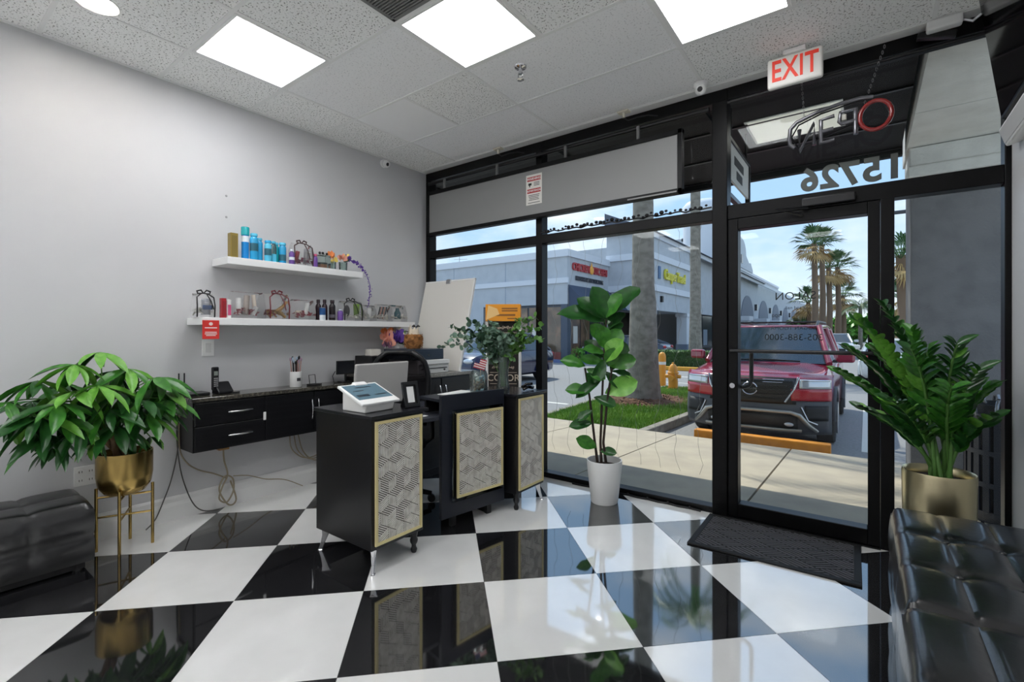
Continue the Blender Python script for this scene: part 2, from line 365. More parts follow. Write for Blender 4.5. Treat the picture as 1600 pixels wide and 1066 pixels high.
# hardware stuck on the head rail
MB().tube([(-3.78, WW - 0.075, 2.90), (-0.9, WW - 0.075, 2.90)], 0.018, 8).build('conduit', BLACK, w1, smooth=60)
MB().tube([(-0.78, WW - 0.07, 2.915), (0.58, WW - 0.07, 2.915)], 0.012, 8).build('conduit', BLACK, w3, smooth=60)
# lettering on the glass (reads from outside)
DARKVINYL = mat('vinyl_lettering', '5f5d5c', 0.5); BLKVINYL = mat('black_vinyl', '1c1c1e', 0.5)
def window_text(body, size, x, z, parent, m, bold=0.0, spacing=1.0):
    mb = text_mb(body, size, 0.0006, bold, spacing=spacing)
    xf(mb, face_M((x, WW + 0.005, z), (0, 1, 0))); mb.build('lettering', m, parent)
window_text('15726', 0.20, -0.08, 2.292, w3, DARKVINYL, 0.0075, 1.08)
window_text('SALON', 0.072, -0.378, 1.543, d1, BLKVINYL, 0.0, 1.05)
window_text('hair and nail', 0.030, -0.36, 1.466, d1, BLKVINYL)
window_text('spa', 0.040, -0.49, 1.418, d1, BLKVINYL)
window_text('ROGAN TOOMA', 0.034, -0.388, 1.33, d1, BLKVINYL, 0.0, 1.05)
window_text('305-388-3000', 0.060, -0.39, 1.268, d1, BLKVINYL, 0.0, 1.0)
# ------------------------------------------------------------------ ceiling and wall fittings
def dome_camera(loc, label, yaw):
    t = thing('security_camera', label, 'camera', loc, yaw, 'dome security cameras')
    MB().lathe([(0.0001, 0), (0.048, 0), (0.048, -0.02), (0.036, -0.035), (0.0001, -0.038)], n=20).build('mount', WHITE, t, smooth=35)
    b = MB().ball((0.0, -0.012, -0.05), 0.036, 16, 10).build('housing', WHITE, t, smooth=180)
    MB().lathe([(0.0001, 0.002), (0.016, 0.002), (0.018, -0.004)], n=16, M=Matrix.Translation((0, -0.045, -0.058)) @ Matrix.Rotation(PI / 2 + .25, 4, 'X')).build('lens', BLACK, b, smooth=40)
dome_camera((-0.92, 3.43, H - 0.003), 'white dome security camera on the ceiling above the door mullion', 0.1)
t = thing('security_camera', 'small white security camera high on the left wall corner', 'camera', (WL, 3.03, 2.985), 0, 'dome security cameras')
MB().lathe([(0.0001, 0), (0.04, 0), (0.04, 0.018), (0.0001, 0.022)], n=18, M=Matrix.Rotation(PI / 2, 4, 'Y')).build('mount', WHITE, t, smooth=35)
hb = MB().ball((0.05, 0, -0.012), 0.036, 16, 10).build('housing', WHITE, t, smooth=180)
MB().lathe([(0.0001, 0.004), (0.017, 0.002)], n=14, M=Matrix.Translation((0.08, -0.012, -0.026)) @ Matrix.Rotation(PI * .62, 4, 'Y')).build('lens', BLACK, hb)
t = thing('fire_sprinkler', 'chrome pendent fire sprinkler head on the ceiling', 'sprinkler', (-1.81, 2.52, H + 0.004))
MB().lathe([(0.0001, 0), (0.042, 0), (0.038, -0.008), (0.012, -0.014), (0.012, -0.05), (0.0001, -0.05)], n=20).build('escutcheon', CHROME, t, smooth=40)
MB().tube([(-0.016, 0, -0.04), (-0.018, 0, -0.065), (0, 0, -0.085), (0.018, 0, -0.065), (0.016, 0, -0.04)], 0.004, 6).build('yoke', CHROME, t, smooth=60)
MB().lathe([(0.0001, -0.084), (0.024, -0.084), (0.024, -0.088), (0.0001, -0.09)], n=16).build('deflector', CHROME, t, smooth=40)
# exit sign
t = thing('exit_sign', 'white exit sign with red letters hanging over the door', 'exit sign', (-0.35, 3.36, 2.905))
MB().box(-0.147, 0.147, -0.02, 0.02, -0.085, 0.10).build('housing', mat('exit_housing', 'e6e4de', 0.4), t, bevel=0.015, seg=3)
MB().box(-0.06, 0.06, -0.03, 0.03, 0.10, 0.128).build('canopy_mount', WHITE, t, bevel=0.004)
xf_ = text_mb('EXIT', 0.19, 0.001, 0.003, spacing=1.05); xf(xf_, face_M((0, -0.0215, 0.008), (0, -1, 0)) @ Matrix.Diagonal((0.62, 0.95, 1, 1)))
xf_.build('lettering', mat('exit_red', 'e8402c', 0.5, emit=('ff3a22', 0.05)), t)
# alarm contacts with cable, near the head rail
for k, (x, lb) in enumerate(((-2.77, 'small cream alarm contact with cable above the grey light box'), (-1.52, 'small cream alarm contact with cable above the right end of the light box'))):
    t = thing('alarm_contact', lb, 'sensor', (x, 3.50, H - 0.004), 0, 'alarm contacts')
    MB().box(-0.045, 0.045, -0.03, 0.03, -0.012, 0).build('plate', mat('cream_plastic', 'ddd7c6', 0.5), t, bevel=0.003)
    MB().lathe([(0.0001, -0.05), (0.011, -0.05), (0.014, -0.012)], n=12).build('plug', MATS['cream_plastic'], t, smooth=40)
    MB().tube([(0, 0, -0.05), (0.03, 0.01, -0.075), (0.09, 0.04, -0.055), (0.17, 0.07, -0.05), (0.24, 0.08, -0.07)], 0.005, 6).build('cable', BLACK, t, smooth=60)
# wall switch, red notice, outlet, wall anchors
t = thing('light_switch', 'white rocker light switch under the red notice', 'switch', (WL, 1.455, 1.19))
MB().box(0, 0.006, -0.040, 0.040, -0.062, 0.062).build('plate', WHITE, t, bevel=0.003)
MB().box(0.006, 0.010, -0.018, 0.018, -0.034, 0.034).build('rocker', mat('rocker', 'd5d5d3', 0.4), t, bevel=0.002)
t = thing('wall_outlet', 'white four socket wall outlet behind the potted plant', 'outlet', (WL, 0.775, 0.42))
MB().box(0, 0.006, -0.055, 0.055, -0.06, 0.06).build('plate', WHITE, t, bevel=0.003)
for sy in (-0.024, 0.024):
    for sz in (-0.026, 0.026):
        so = MB().lathe([(0.0001, 0.0085), (0.016, 0.0085), (0.017, 0.006)], n=14, M=Matrix.Translation((0, sy, sz)) @ Matrix.Rotation(PI / 2, 4, 'Y')).build('socket', WHITE, t)
        MB().box(0.0085, 0.0092, sy - 0.008, sy - 0.005, sz - 0.006, sz + 0.006).box(0.0085, 0.0092, sy + 0.005, sy + 0.008, sz - 0.006, sz + 0.006).build('slot', BLACK, so)
for k, (y, z, lb) in enumerate(((1.58, 2.33, 'upper of two tiny grey screw marks on the left wall'), (1.58, 2.17, 'lower of two tiny grey screw marks on the left wall'))):
    tag(MB().lathe([(0.0001, 0.004), (0.006, 0.003), (0.009, 0)], n=8, M=Matrix.Rotation(PI / 2, 4, 'Y')).build('wall_anchor', mat('anchor', '9a9a9a', 0.6), loc=(WL, y, z)), lb, 'screw', 'screw marks')
# ================================================================== wall desk, corner cabinet, shelves
WALLX = WL + 0.002
DY0, DY1 = 1.27, 2.58
t = thing('wall_desk', 'long narrow black wall-mounted desk with granite top and silver handles', 'desk', (WALLX, DY0, 0.49))
L = DY1 - DY0; D = 0.265
MB().box(0, D - 0.018, 0, L, 0, 0.34).build('body', BLACKWOOD, t, bevel=0.002)
MB().box(0, D + 0.012, -0.015, L, 0.342, 0.37).build('countertop', GRANITE, t, bevel=0.004)
HANDLE = mat('silver_handle', 'd9d9db', 0.18, metal=1.0)
def bar_handle(parent, p0, p1, out, sag=0.006):
    a, b, o = Vector(p0), Vector(p1), Vector(out); m_ = (a + b) / 2
    MB().tube([a, a + o * 0.8, a.lerp(b, .2) + o, m_ + o * 1.25, a.lerp(b, .8) + o, b + o * 0.8, b], [.004, .005, .006, .0065, .006, .005, .004], 8).build('handle', HANDLE, parent, smooth=60)
for k, (z0, z1) in enumerate(((0.178, 0.332), (0.010, 0.172))):
    d = MB().box(D - 0.018, D, 0.006, 0.47, z0, z1).build('drawer', BLACKWOOD, t, bevel=0.003)
    zc = (z0 + z1) / 2; bar_handle(d, (D, 0.21, zc), (D, 0.37, zc), (0.022, 0, 0))
for k, (y0, y1) in enumerate(((0.475, 0.86), (0.865, 1.30))):
    d = MB().box(D - 0.018, D, y0, y1, 0.010, 0.332).build('cabinet_door', BLACKWOOD, t, bevel=0.003)
    yc = 0.835 if k == 0 else 0.89
    bar_handle(d, (D, yc, 0.12), (D, yc, 0.27), (0.024, 0, 0))
MB().box(D, D + 0.004, 0.455, 0.475, 0.16, 0.22).build('child_lock', WHITE, t, bevel=0.003)
# deeper corner cabinet
t = thing('corner_cabinet', 'deep black cabinet with curved silver handles in the window corner', 'cabinet', (WALLX, 2.60, 0))
CD = 0.76; CL = 0.96
MB().box(0, CD - 0.02, 0, CL, 0.08, 0.90).build('body', BLACKWOOD, t, bevel=0.003)
MB().box(0, CD - 0.06, 0.01, CL - 0.01, 0, 0.08).build('plinth', BLACKM, t)
MB().box(0, CD + 0.01, -0.005, CL, 0.90, 0.93).build('countertop', mat('grey_counter', '8d8a84', 0.25, noise=(60, 'a9a59c', .45, .7)), t, bevel=0.004)
for k in range(2):
    y0 = 0.006 + k * CL / 2
    d = MB().box(CD - 0.02, CD, y0, y0 + CL / 2 - 0.012, 0.09, 0.885).build('cabinet_door', BLACKWOOD, t, bevel=0.003)
    yc = CL / 2 - 0.035 if k == 0 else CL / 2 + 0.035
    bar_handle(d, (CD, yc, 0.64), (CD, yc, 0.82), (0.03, 0, 0))
# floating shelves
for (y0, y1, z1, th, lb) in ((1.481, 2.60, 1.838, 0.052, 'white floating shelf, the shorter upper one of two'), (1.32, 3.21, 1.404, 0.05, 'long white floating shelf, the lower one of two')):
    tag(MB().box(0, 0.262, 0, y1 - y0, -th, 0).build('floating_shelf', mat('shelf_white', 'eeeeed', 0.35), loc=(WALLX, y0, z1), bevel=0.003), lb, 'shelf', 'white floating shelves')
t = thing('red_notice', 'red printed notice card hanging from the lower shelf edge', 'notice', (WALLX + 0.266, 1.372, 1.385))
MB().box(0, 0.002, -0.052, 0.052, -0.128, 0.0).build('card', mat('notice_red', 'd8322b', 0.5), t)
pm = mat('notice_print', 'f0d8d4', 0.5)
MB().ball((0.0022, 0, -0.025), 0.013, 10, 6, (0.05, 1, 0.9)).build('emblem', pm, t)
MB().box(0.002, 0.003, -0.038, 0.038, -0.055, -0.048).build('print_line', pm, t); MB().box(0.002, 0.003, -0.036, 0.036, -0.085, -0.079).build('print_line', pm, t)
MB().box(0.002, 0.003, -0.038, 0.038, -0.096, -0.090).build('print_line', pm, t); MB().box(0.002, 0.003, -0.03, 0.03, -0.107, -0.101).build('print_line', pm, t)
# ------------------------------------------------------------------ shelf goods
SX = WL + 0.165; ZU = 1.8385; ZL = 1.4045
def bottle(loc, r, h, cm, label, capm=None, caph=0.03, shoulder=0.75, neck=0.45, lab_m=None, cat='bottle', group='hair product bottles', name='bottle', lab_range=(0.2, 0.62)):
    t = thing(name, label, cat, loc, random.uniform(-.3, .3), group)
    hb = h - caph; s = hb * shoulder
    MB().lathe([(0.0001, 0), (r * .92, 0), (r, 0.006), (r, s), (r * .93, s + (hb - s) * .4), (r * neck, hb - .004), (r * neck, hb)], n=20).build('body', cm, t, smooth=40)
    if capm: MB().lathe([(r * neck * 1.05, hb), (r * neck * 1.25, hb + .002), (r * neck * 1.25, h - .004), (r * neck * 1.1, h), (0.0001, h)], n=18).build('cap', capm, t, smooth=40)
    if lab_m: MB().lathe([(r * 1.012, s * lab_range[0]), (r * 1.012, s * lab_range[1] + .01)], n=20).build('paper_label', lab_m, t, smooth=40)
    return t
def carton(loc, w, d, h, m, label, group, extra=None):
    t = thing('product_box', label, 'box', loc, 0, group)
    MB().box(-d / 2, d / 2, -w / 2, w / 2, 0, h).build('carton', m, t, bevel=0.002)
    if extra: MB().box(d / 2, d / 2 + .0008, -w * .36, w * .36, h * extra[1], h * extra[2]).build('printed_panel', extra[0], t)
    return t
TEAL = mat('teal_plastic', '1aa0a8', 0.25); BLUE1 = mat('sky_blue_plastic', '2fa3d4', 0.25); BLUE2 = mat('bright_blue_plastic', '1f86cf', 0.22); CYAN = mat('pale_cyan_plastic', '58c0de', 0.22)
LABW = mat('white_label', 'dfe6ea', 0.5); LABD = mat('dark_print_label', '28606f', 0.5)
PURPLE = mat('purple_plastic', '6b4a94', 0.35); DARKPUR = mat('dark_plum_plastic', '2a1620', 0.25); REDP = mat('crimson', 'a41f2c', 0.4); PINK = mat('pink', 'c8527c', 0.5)
carton((SX, 1.557, ZU), 0.052, 0.05, 0.185, mat('olive_gold_carton', '94803f', 0.35, metal=0.3), 'olive gold carton at the left end of the upper shelf', 'boxed products', (mat('olive_gold_print', '7d6b30', .4), .1, .9))
bottle((SX, 1.642, ZU), 0.025, 0.245, BLUE2, 'tall blue bottle with teal cap and white label band', TEAL, 0.062, 0.98, 0.9, LABW, lab_range=(0.74, 0.93))
bottle((SX + .01, 1.70, ZU), 0.029, 0.205, BLUE1, 'sky blue bottle right of the tall teal-capped one', CYAN, 0.022, 0.88, 0.7, LABD, lab_range=(.45, .75))
bottle((SX - .03, 1.757, ZU), 0.025, 0.185, BLUE1, 'sky blue slim bottle standing third among the blue bottles', CYAN, 0.02, 0.88, 0.7)
bottle((SX + .03, 1.795, ZU), 0.025, 0.165, CYAN, 'short pale cyan bottle with dark print in the blue row', BLUE1, 0.02, 0.88, 0.75, LABD, lab_range=(.4, .72))
bottle((SX + .01, 1.848, ZU), 0.020, 0.17, VASEGLASS, 'clear flask with pale blue liquid among blue bottles', CYAN, 0.02, 0.8, 0.6, CYAN, lab_range=(.05, .5))
bottle((SX - .02, 1.880, ZU), 0.022, 0.168, TEAL, 'teal bottle near the right end of the blue row', CYAN, 0.02, 0.85, 0.7)
bottle((SX + .01, 1.918, ZU), 0.027, 0.168, BLUE1, 'sky blue bottle at the right end of the blue row', CYAN, 0.02, 0.86, 0.75, LABD, lab_range=(.2, .5))
bottle((SX + .05, 1.972, ZU), 0.021, 0.120, PURPLE, 'small purple bottle left of the upper gift bag', LABW, 0.016, 0.85, 0.55, LABW, lab_range=(.4, .55))
bottle((SX + .05, 2.172, ZU), 0.019, 0.11, PURPLE, 'small purple bottle right of the upper gift bag', PINK, 0.018, 0.8, 0.6)
def crumple(n, c, s, m, parent, name='tissue'):
    mb = MB()
    for _ in range(n):
        p = Vector(c) + Vector((random.uniform(-s[0], s[0]), random.uniform(-s[1], s[1]), random.uniform(0, s[2])))
        u = Vector((random.uniform(-1, 1), random.uniform(-1, 1), random.uniform(-.5, 1))).normalized() * random.uniform(.012, .028); w = frame_from(u)[0] * random.uniform(.010, .02)
        mb.add([p - u - w, p + u - w * .4, p + u + w, p - u + w * .6, p + Vector((0, 0, .008))], [(0, 1, 4), (1, 2, 4), (2, 3, 4), (3, 0, 4)])
    return mb.build(name, m, parent, thick=0.001)
def gift_bag(loc, w, d, h, label, ribbon=None, paper=None, bow=True, cat='gift bag'):
    """clear cellophane bag, local y = width along the shelf"""
    t = thing('gift_bag', label, cat, loc, random.uniform(-.06, .06), 'clear gift bags on the shelves')
    mb = MB()
    def ring(z, fx, fy, jx=0):
        return [(sx * d / 2 * fx + random.uniform(-jx, jx), sy * w / 2 * fy + random.uniform(-jx, jx), z) for sx, sy in ((-1, -1), (0, -1.03), (1, -1), (1.04, -.33), (1.0, .33), (1, 1), (0, 1.03), (-1, 1), (-1.04, .33), (-1, -.33))]
    R = [ring(0, .95, .95), ring(h * .03, 1, 1), ring(h * .35, 1.0, 1.0, .004), ring(h * .7, .9, .98, .005), ring(h * .93, .6, .97, .006), ring(h, .35, .96, .008)]
    n = 10; vv = [p for r in R for p in r]; ff = [(i * n + k, i * n + (k + 1) % n, (i + 1) * n + (k + 1) % n, (i + 1) * n + k) for i in range(len(R) - 1) for k in range(n)] + [tuple(reversed(range(n)))]
    mb.add(vv, ff); mb.build('cellophane', BAG, t, smooth=30)
    if paper: crumple(26, (0, 0, .034), (d * .36, w * .38, h * .16), paper, t)
    if ribbon:
        r = MB(); x = d / 2 * 1.05 + .002
        for s in (-1, 1): r.tube([(x * .9, s * w * .47, .004), (x, s * w * .48, h * .5), (x * .75, s * w * .46, h * .85), (x * .4, s * w * .2, h * 1.0), (.004, 0, h * 1.03)], .005, 5)
        r.build('ribbon', ribbon, t, smooth=60)
        if bow:
            b = MB()
            for s in (-1, 1): b.tube([(0.01, 0, h * 1.02), (.012, s * .018, h * 1.02 + .022), (.012, s * .042, h * 1.02 + .014), (.012, s * .038, h * 1.02 - .002), (.01, 0, h * 1.02)], [.003, .006, .007, .006, .003], 6)
            b.tube([(x * .6, .01, h * 1.0), (x, .03, h * .7), (x + .004, .045, h * .35)], .004, 5)
            b.build('bow', ribbon, t, smooth=60)
    return t
BROWNRIB = mat('brown_ribbon', '3b1f1c', 0.4); BLACKRIB = mat('black_ribbon', '121214', 0.4); REDRIB = mat('burgundy_ribbon', '6a1620', 0.4)
REDPAPER = mat('red_shred', '8e2232', 0.7, noise=(40, 'c9a2a6', .5, .7)); WHITEPAPER = mat('white_tissue', 'e4e2da', 0.8); PLUMPAPER = mat('plum_shred', '7a2748', 0.7)
def inside(t, fn, *a):
    return fn(t, *a)
def tube_part(t, p0, p1, r, m, name='product', r1=None): return MB().cyl(p0, p1, r, r1, 14).build(name, m, t, smooth=40)
g = gift_bag((SX, 2.075, ZU), 0.165, 0.10, 0.185, 'clear gift bag with brown ribbon on the upper shelf', BROWNRIB, PLUMPAPER)
tube_part(g, (0, -.045, .03), (.01, -.03, .12), .016, REDP); tube_part(g, (.0, .045, .03), (.0, .05, .15), .022, mat('grey_bottle', 'a9a9ae', .3))
MB().tube([(.025, .03, .06), (.03, .03, .12), (.03, .07, .12), (.025, .07, .06)], .006, 8, True).build('looped_handle', WHITE, g, smooth=60)
t = thing('glass_jar', 'square glass jar with black topper and copper filling', 'jar', (SX + .02, 2.256, ZU), 0.05)
MB().box(-.045, .045, -.05, .05, 0, .115).build('glass_body', VASEGLASS, t, bevel=.008)
MB().lathe([(0.0001, .006), (.036, .006), (.038, .035), (.0001, .04)], n=16).build('filling', mat('copper_filling', 'c0764a', .35, metal=.6), t, smooth=40)
MB().lathe([(.039, .036), (.04, .05), (.0001, .052)], n=16).build('inner_lid', BLACK, t, smooth=40)
tp = MB()
for k in range(5): tp.ball((random.uniform(-.02, .02), -.035 + k * .0175, .124 + random.uniform(0, .012)), .011, 8, 5)
tp.build('topper', BLACK, t, smooth=180)
def blossom(parent, c, r, m, n=12, name='blossom'):
    mb = MB()
    for k in range(n):
        d = Vector((random.uniform(-1, 1), random.uniform(-1, 1), random.uniform(-.3, 1))).normalized()
        M = leaf_M(Vector(c), d, r * random.uniform(.8, 1.15), up=frame_from(d)[0])
        mb.add([(0, 0, 0), (.5, -.35, .1), (1, -.1, 0), (1, .15, .05), (.5, .35, .1)], [(0, 1, 2, 3, 4)], M)
    return mb.build(name, m, parent, thick=.0012)
ORANGEF = mat('orange_petal', 'e58a4e', .6); YELF = mat('yellow_petal', 'e9cf6a', .6); PEACH = mat('peach_petal', 'e3a08c', .6); VIOLET = mat('violet_petal', '5e3a96', .6); CREAMF = mat('cream_petal', 'e8dccb', .6); MAUVE = mat('mauve_petal', '77506b', .6)
t = thing('flower_glass', 'small glass with orange and yellow silk flower on the upper shelf', 'flower vase', (SX + .02, 2.350, ZU))
MB().lathe([(.0001, 0), (.026, 0), (.028, .07), (.026, .07), (.024, .006), (.0001, .006)], n=16).build('glass', VASEGLASS, t, smooth=40)
MB().tube([(0, 0, .006), (0, 0, .085)], .003, 5).build('stem', STEMG, t)
blossom(t, (0, -.004, .115), .048, ORANGEF, 16); blossom(t, (.014, .004, .08), .035, YELF, 14)
t = thing('flower_glass', 'glass with peach flower and trailing violet wisteria over the shelf end', 'flower vase', (SX + .03, 2.445, ZU))
MB().lathe([(.0001, 0), (.034, 0), (.037, .075), (.035, .075), (.032, .006), (.0001, .006)], n=16).build('glass', VASEGLASS, t, smooth=40)
blossom(t, (0, -.01, .105), .05, PEACH, 18); blossom(t, (.01, .03, .085), .03, GREEND, 10, 'leaves'); blossom(t, (0, .05, .11), .04, VIOLET, 16); blossom(t, (.02, .02, .13), .03, YELF, 6)
tr = bez((.01, .05, .10), (.07, .16, .10), (.10, .21, -.12), 12) + bez((.10, .21, -.12), (.105, .20, -.2), (.10, .19, -.30), 8)[1:]
sp = MB().tube(tr, .003, 5)
for k, p in enumerate(tr):
    for _ in range(5 if k < 9 else 3): sp.ball(p + Vector((random.uniform(-.012, .012), random.uniform(-.014, .014), random.uniform(-.015, .01))), random.uniform(.004, .008) * (1.3 if k < 8 else .8), 6, 4)
sp.build('trailing_spray', VIOLET, t, smooth=60)
# lower shelf
g = gift_bag((SX, 1.362, ZL), 0.115, 0.10, 0.165, 'clear bag with black ribbon at the left end of the lower shelf', BLACKRIB, WHITEPAPER)
tube_part(g, (.02, .01, .02), (.02, .012, .13), .028, mat('silver_grey_tub', 'b9bcc4', .25, metal=.4)); MB().box(.045, .05, -.02, .04, .055, .085).build('blue_band', mat('slate_blue', '4c5f86', .4), g)
carton((SX + .04, 1.474, ZL), 0.032, 0.035, 0.14, REDP, 'slim crimson carton beside the white pink tube', 'boxed products', (mat('crimson_print', '8a1622', .5), .1, .85))
t = thing('product_tube', 'white tube with pink panel next to the crimson carton', 'tube', (SX + .04, 1.512, ZL))
MB().lathe([(.0001, 0), (.015, 0), (.016, .02), (.017, .13), (.0001, .135)], n=14, sx=.8).build('tube_body', WHITE, t, smooth=40)
MB().box(.0125, .0145, -.010, .010, .02, .095).build('pink_panel', PINK, t)
g = gift_bag((SX, 1.655, ZL), 0.215, 0.14, 0.20, 'wide clear bag of white and red items, largest on the lower shelf', None, REDPAPER)
tube_part(g, (0, -.06, .03), (-.01, -.055, .15), .018, WHITE); tube_part(g, (.02, -.02, .03), (-.01, .005, .17), .02, mat('taupe_tube', '9d9188', .35)); tube_part(g, (0, .06, .04), (.0, .045, .18), .014, CREAMF); tube_part(g, (.02, .03, .03), (.03, .055, .09), .017, WHITE)
g = gift_bag((SX + .02, 1.862, ZL), 0.160, 0.11, 0.195, 'clear bag with burgundy ribbon and gold wrapped sticks', REDRIB, mat('gold_shred', 'b8955a', .6, noise=(40, '8e2232', .5, .6)))
GS = mat('gold_wrap', 'cfa45f', .35, metal=.4)
tube_part(g, (.01, -.06, .02), (.03, .05, .11), .012, GS); tube_part(g, (.02, .06, .02), (.03, -.01, .07), .012, GS); tube_part(g, (.0, .02, .05), (.02, .075, .14), .010, GS)
g = gift_bag((SX, 2.085, ZL), 0.175, 0.11, 0.165, 'clear bag with red shred between burgundy bag and dark bottles', None, REDPAPER)
tube_part(g, (0, .03, .03), (0, .05, .14), .016, WHITE); MB().box(-.01, .01, -.055, -.005, .03, .075).build('card_box', CREAMF, g)
bottle((SX + .07, 2.225, ZL), 0.024, 0.105, LABW, 'short blue and white can in front of the dark bottles', STEEL, 0.006, 0.96, 0.85, mat('can_blue', '1d4f86', .3), cat='can', name='drink_can', lab_range=(.45, .95))
bottle((SX - .01, 2.235, ZL), 0.024, 0.175, DARKPUR, 'dark plum bottle behind the blue and white can', DARKPUR, .03, .75, .5)
bottle((SX - .01, 2.293, ZL), 0.023, 0.178, DARKPUR, 'dark plum bottle in the middle of the three', DARKPUR, .03, .75, .5)
bottle((SX + .03, 2.340, ZL), 0.026, 0.175, mat('black_plum_plastic', '1c1418', .22), 'black plum bottle with small label, rightmost of the three', DARKPUR, .028, .78, .55, mat('grey_print', '55505a', .5), lab_range=(.2, .35))
bottle((SX + .05, 2.405, ZL), 0.024, 0.098, PURPLE, 'short lilac bottle on the lower shelf next to the black ribbon bag', LABW, .012, .88, .5)
g = gift_bag((SX + .01, 2.525, ZL), 0.19, 0.12, 0.175, 'clear bag with black ribbon holding a green tumbler', BLACKRIB, WHITEPAPER)
tube_part(g, (.02, .055, .045), (.02, .058, .15), .022, mat('lime_green', '7ca62e', .35), 'green_tumbler', .03)
MB().ball((0, -.03, .09), .03, 12, 8, (.6, 1, 1.7)).build('dark_brush', BLACKM, g, smooth=180)
g = gift_bag((SX, 2.715, ZL), 0.14, 0.10, 0.15, 'clear bag stuffed with white tissue, without ribbon', None, WHITEPAPER)
tube_part(g, (0, .02, .03), (0, .03, .12), .018, WHITE); tube_part(g, (.02, -.03, .03), (.0, -.02, .1), .016, mat('pearl', 'd5d0cc', .3))
g = gift_bag((SX, 2.89, ZL), 0.165, 0.10, 0.165, 'clear bag of brushes, second from the right end', None, WHITEPAPER)
for k in range(5): tube_part(g, (.01, -.06 + k * .018, .03), (.015, -.035 + k * .018, .14), .006, (BLACKM, mat('copper_tube', 'b07a66', .35, metal=.5))[k % 2], 'brush')
g = gift_bag((SX, 3.07, ZL), 0.165, 0.10, 0.165, 'clear bag with teal bottle at the right end of the lower shelf', None, WHITEPAPER)
MB().lathe([(.0001, .03), (.03, .03), (.032, .09), (.018, .115), (.018, .135), (.0001, .135)], n=16).build('teal_bottle', mat('petrol_plastic', '1f5d68', .2), g, smooth=40)
# ------------------------------------------------------------------ things on the wall desk
DZ = 0.8615; DX = WL + 0.13
t = thing('wifi_router', 'flat black router with two upright antennas on the desk end', 'router', (DX - .03, 1.332, DZ))
MB().box(-.07, .07, -.075, .075, 0, .022).build('case', BLACK, t, bevel=.005)
for y in (-.068, -.035): MB().tube([(-.068, y, .012), (-.075, y, .03), (-.076, y, .155)], [.004, .005, .0045], 6).build('antenna', BLACK, t, smooth=60)
t = thing('cordless_phone', 'black cordless phone standing in its answering base', 'phone', (DX + .02, 1.475, DZ), 0.1)
MB().prism([(-.05, 0), (.045, 0), (.045, .02), (-.02, .085), (-.05, .085)], -.03, .075, Matrix(((1, 0, 0, 0), (0, 0, 1, 0), (0, 1, 0, 0), (0, 0, 0, 1)))).build('base', BLACK, t, bevel=.006)
hs = MB().box(-.012, .012, -.055, -.009, .03, .195).build('handset', BLACK, t, bevel=.008)
MB().box(.012, .0132, -.045, -.019, .135, .165).build('display', mat('lcd_grey', '8c948c', .3), hs)
km = MB().box(0, .0015, -.004, .004, -.003, .003).mesh('key', mat('key_grey', 'b9b9b9', .5))
for r in range(5):
    for q_ in range(3): piece('key', km, hs, Matrix.Translation((.012, -.042 + q_ * .010, .06 + r * .0135)))
MB().box(-.012, .012, .0, .05, .035, .06, Matrix.Translation((.018, .012, .008)) @ Matrix.Rotation(-.7, 4, 'Y')).build('base_display', mat('lcd_dim', '6d7570', .3), t, bevel=.002)
tag(MB().box(-.012, .012, -.026, .026, 0, .012).build('usb_stick', BLACK, loc=(DX + .06, 1.565, DZ), bevel=.003), 'tiny black stick lying on the granite top', 'gadget')
t = thing('brush_cup', 'white cup full of brushes and pens on the desk', 'cup', (DX + .03, 2.035, DZ))
MB().lathe([(.0001, 0), (.042, 0), (.045, .004), (.045, .125), (.041, .125), (.041, .01), (.0001, .01)], n=24).build('cup', WHITE, t, smooth=40)
MB().box(.0, .006, -.014, .014, .05, .075, Matrix.Translation((.0415, 0, 0))).build('printed_logo', mat('ink', '3b3b40', .6), t)
BM = [BLACK, mat('rose_gold', 'c58d7f', .35, metal=.5), mat('pale_blue_bristle', 'aebfd0', .7), mat('mauve_bristle', 'a78d9e', .7)]
for k in range(13):
    a = random.uniform(0, 6.28); r = random.uniform(.005, .03); tp_ = (r * 1.8 * math.cos(a), r * 1.8 * math.sin(a), random.uniform(.165, .23))
    p = MB().cyl((r * math.cos(a), r * math.sin(a), .012), tp_, .003, .004, 6).build('brush', BM[k % 2], t)
    MB().ball((tp_[0], tp_[1], tp_[2] + .008), .009, 8, 6, (1, 1, 1.7)).build('bristle', BM[2 + k % 2] if k % 3 else BM[0], p, smooth=180)
t = thing('wire_card_holder', 'small black wire card holder with an upright frame', 'card holder', (DX + .04, 2.19, DZ), .3)
MB().box(-.04, .04, -.045, .045, 0, .012).build('tray', BLACKM, t, bevel=.002)
MB().tube([(-.02, -.03, .01), (-.02, .04, .01), (-.03, .04, .085), (-.03, -.03, .085)], .0035, 6, True).build('wire_frame', BLACKM, t)
t = thing('small_monitor', 'small black screen on a stand against the left wall', 'monitor', (DX + .02, 2.50, DZ), -.12)
MB().box(-.01, .006, -.085, .085, .07, .19).build('bezel', BLACK, t, bevel=.004); MB().box(.006, .008, -.075, .075, .08, .18).build('screen', mat('dark_screen', '23252a', .15), t)
MB().cyl((0, 0, 0), (0, 0, .08), .01).box(-.05, .05, -.05, .05, 0, .008).build('stand', BLACK, t)
MB().tube([(-.01, -.09, .10), (.0, -.12, .06), (.01, -.11, .0015), (.03, -.06, .004)], .004, 6).build('cable', BLACK, t, smooth=60)
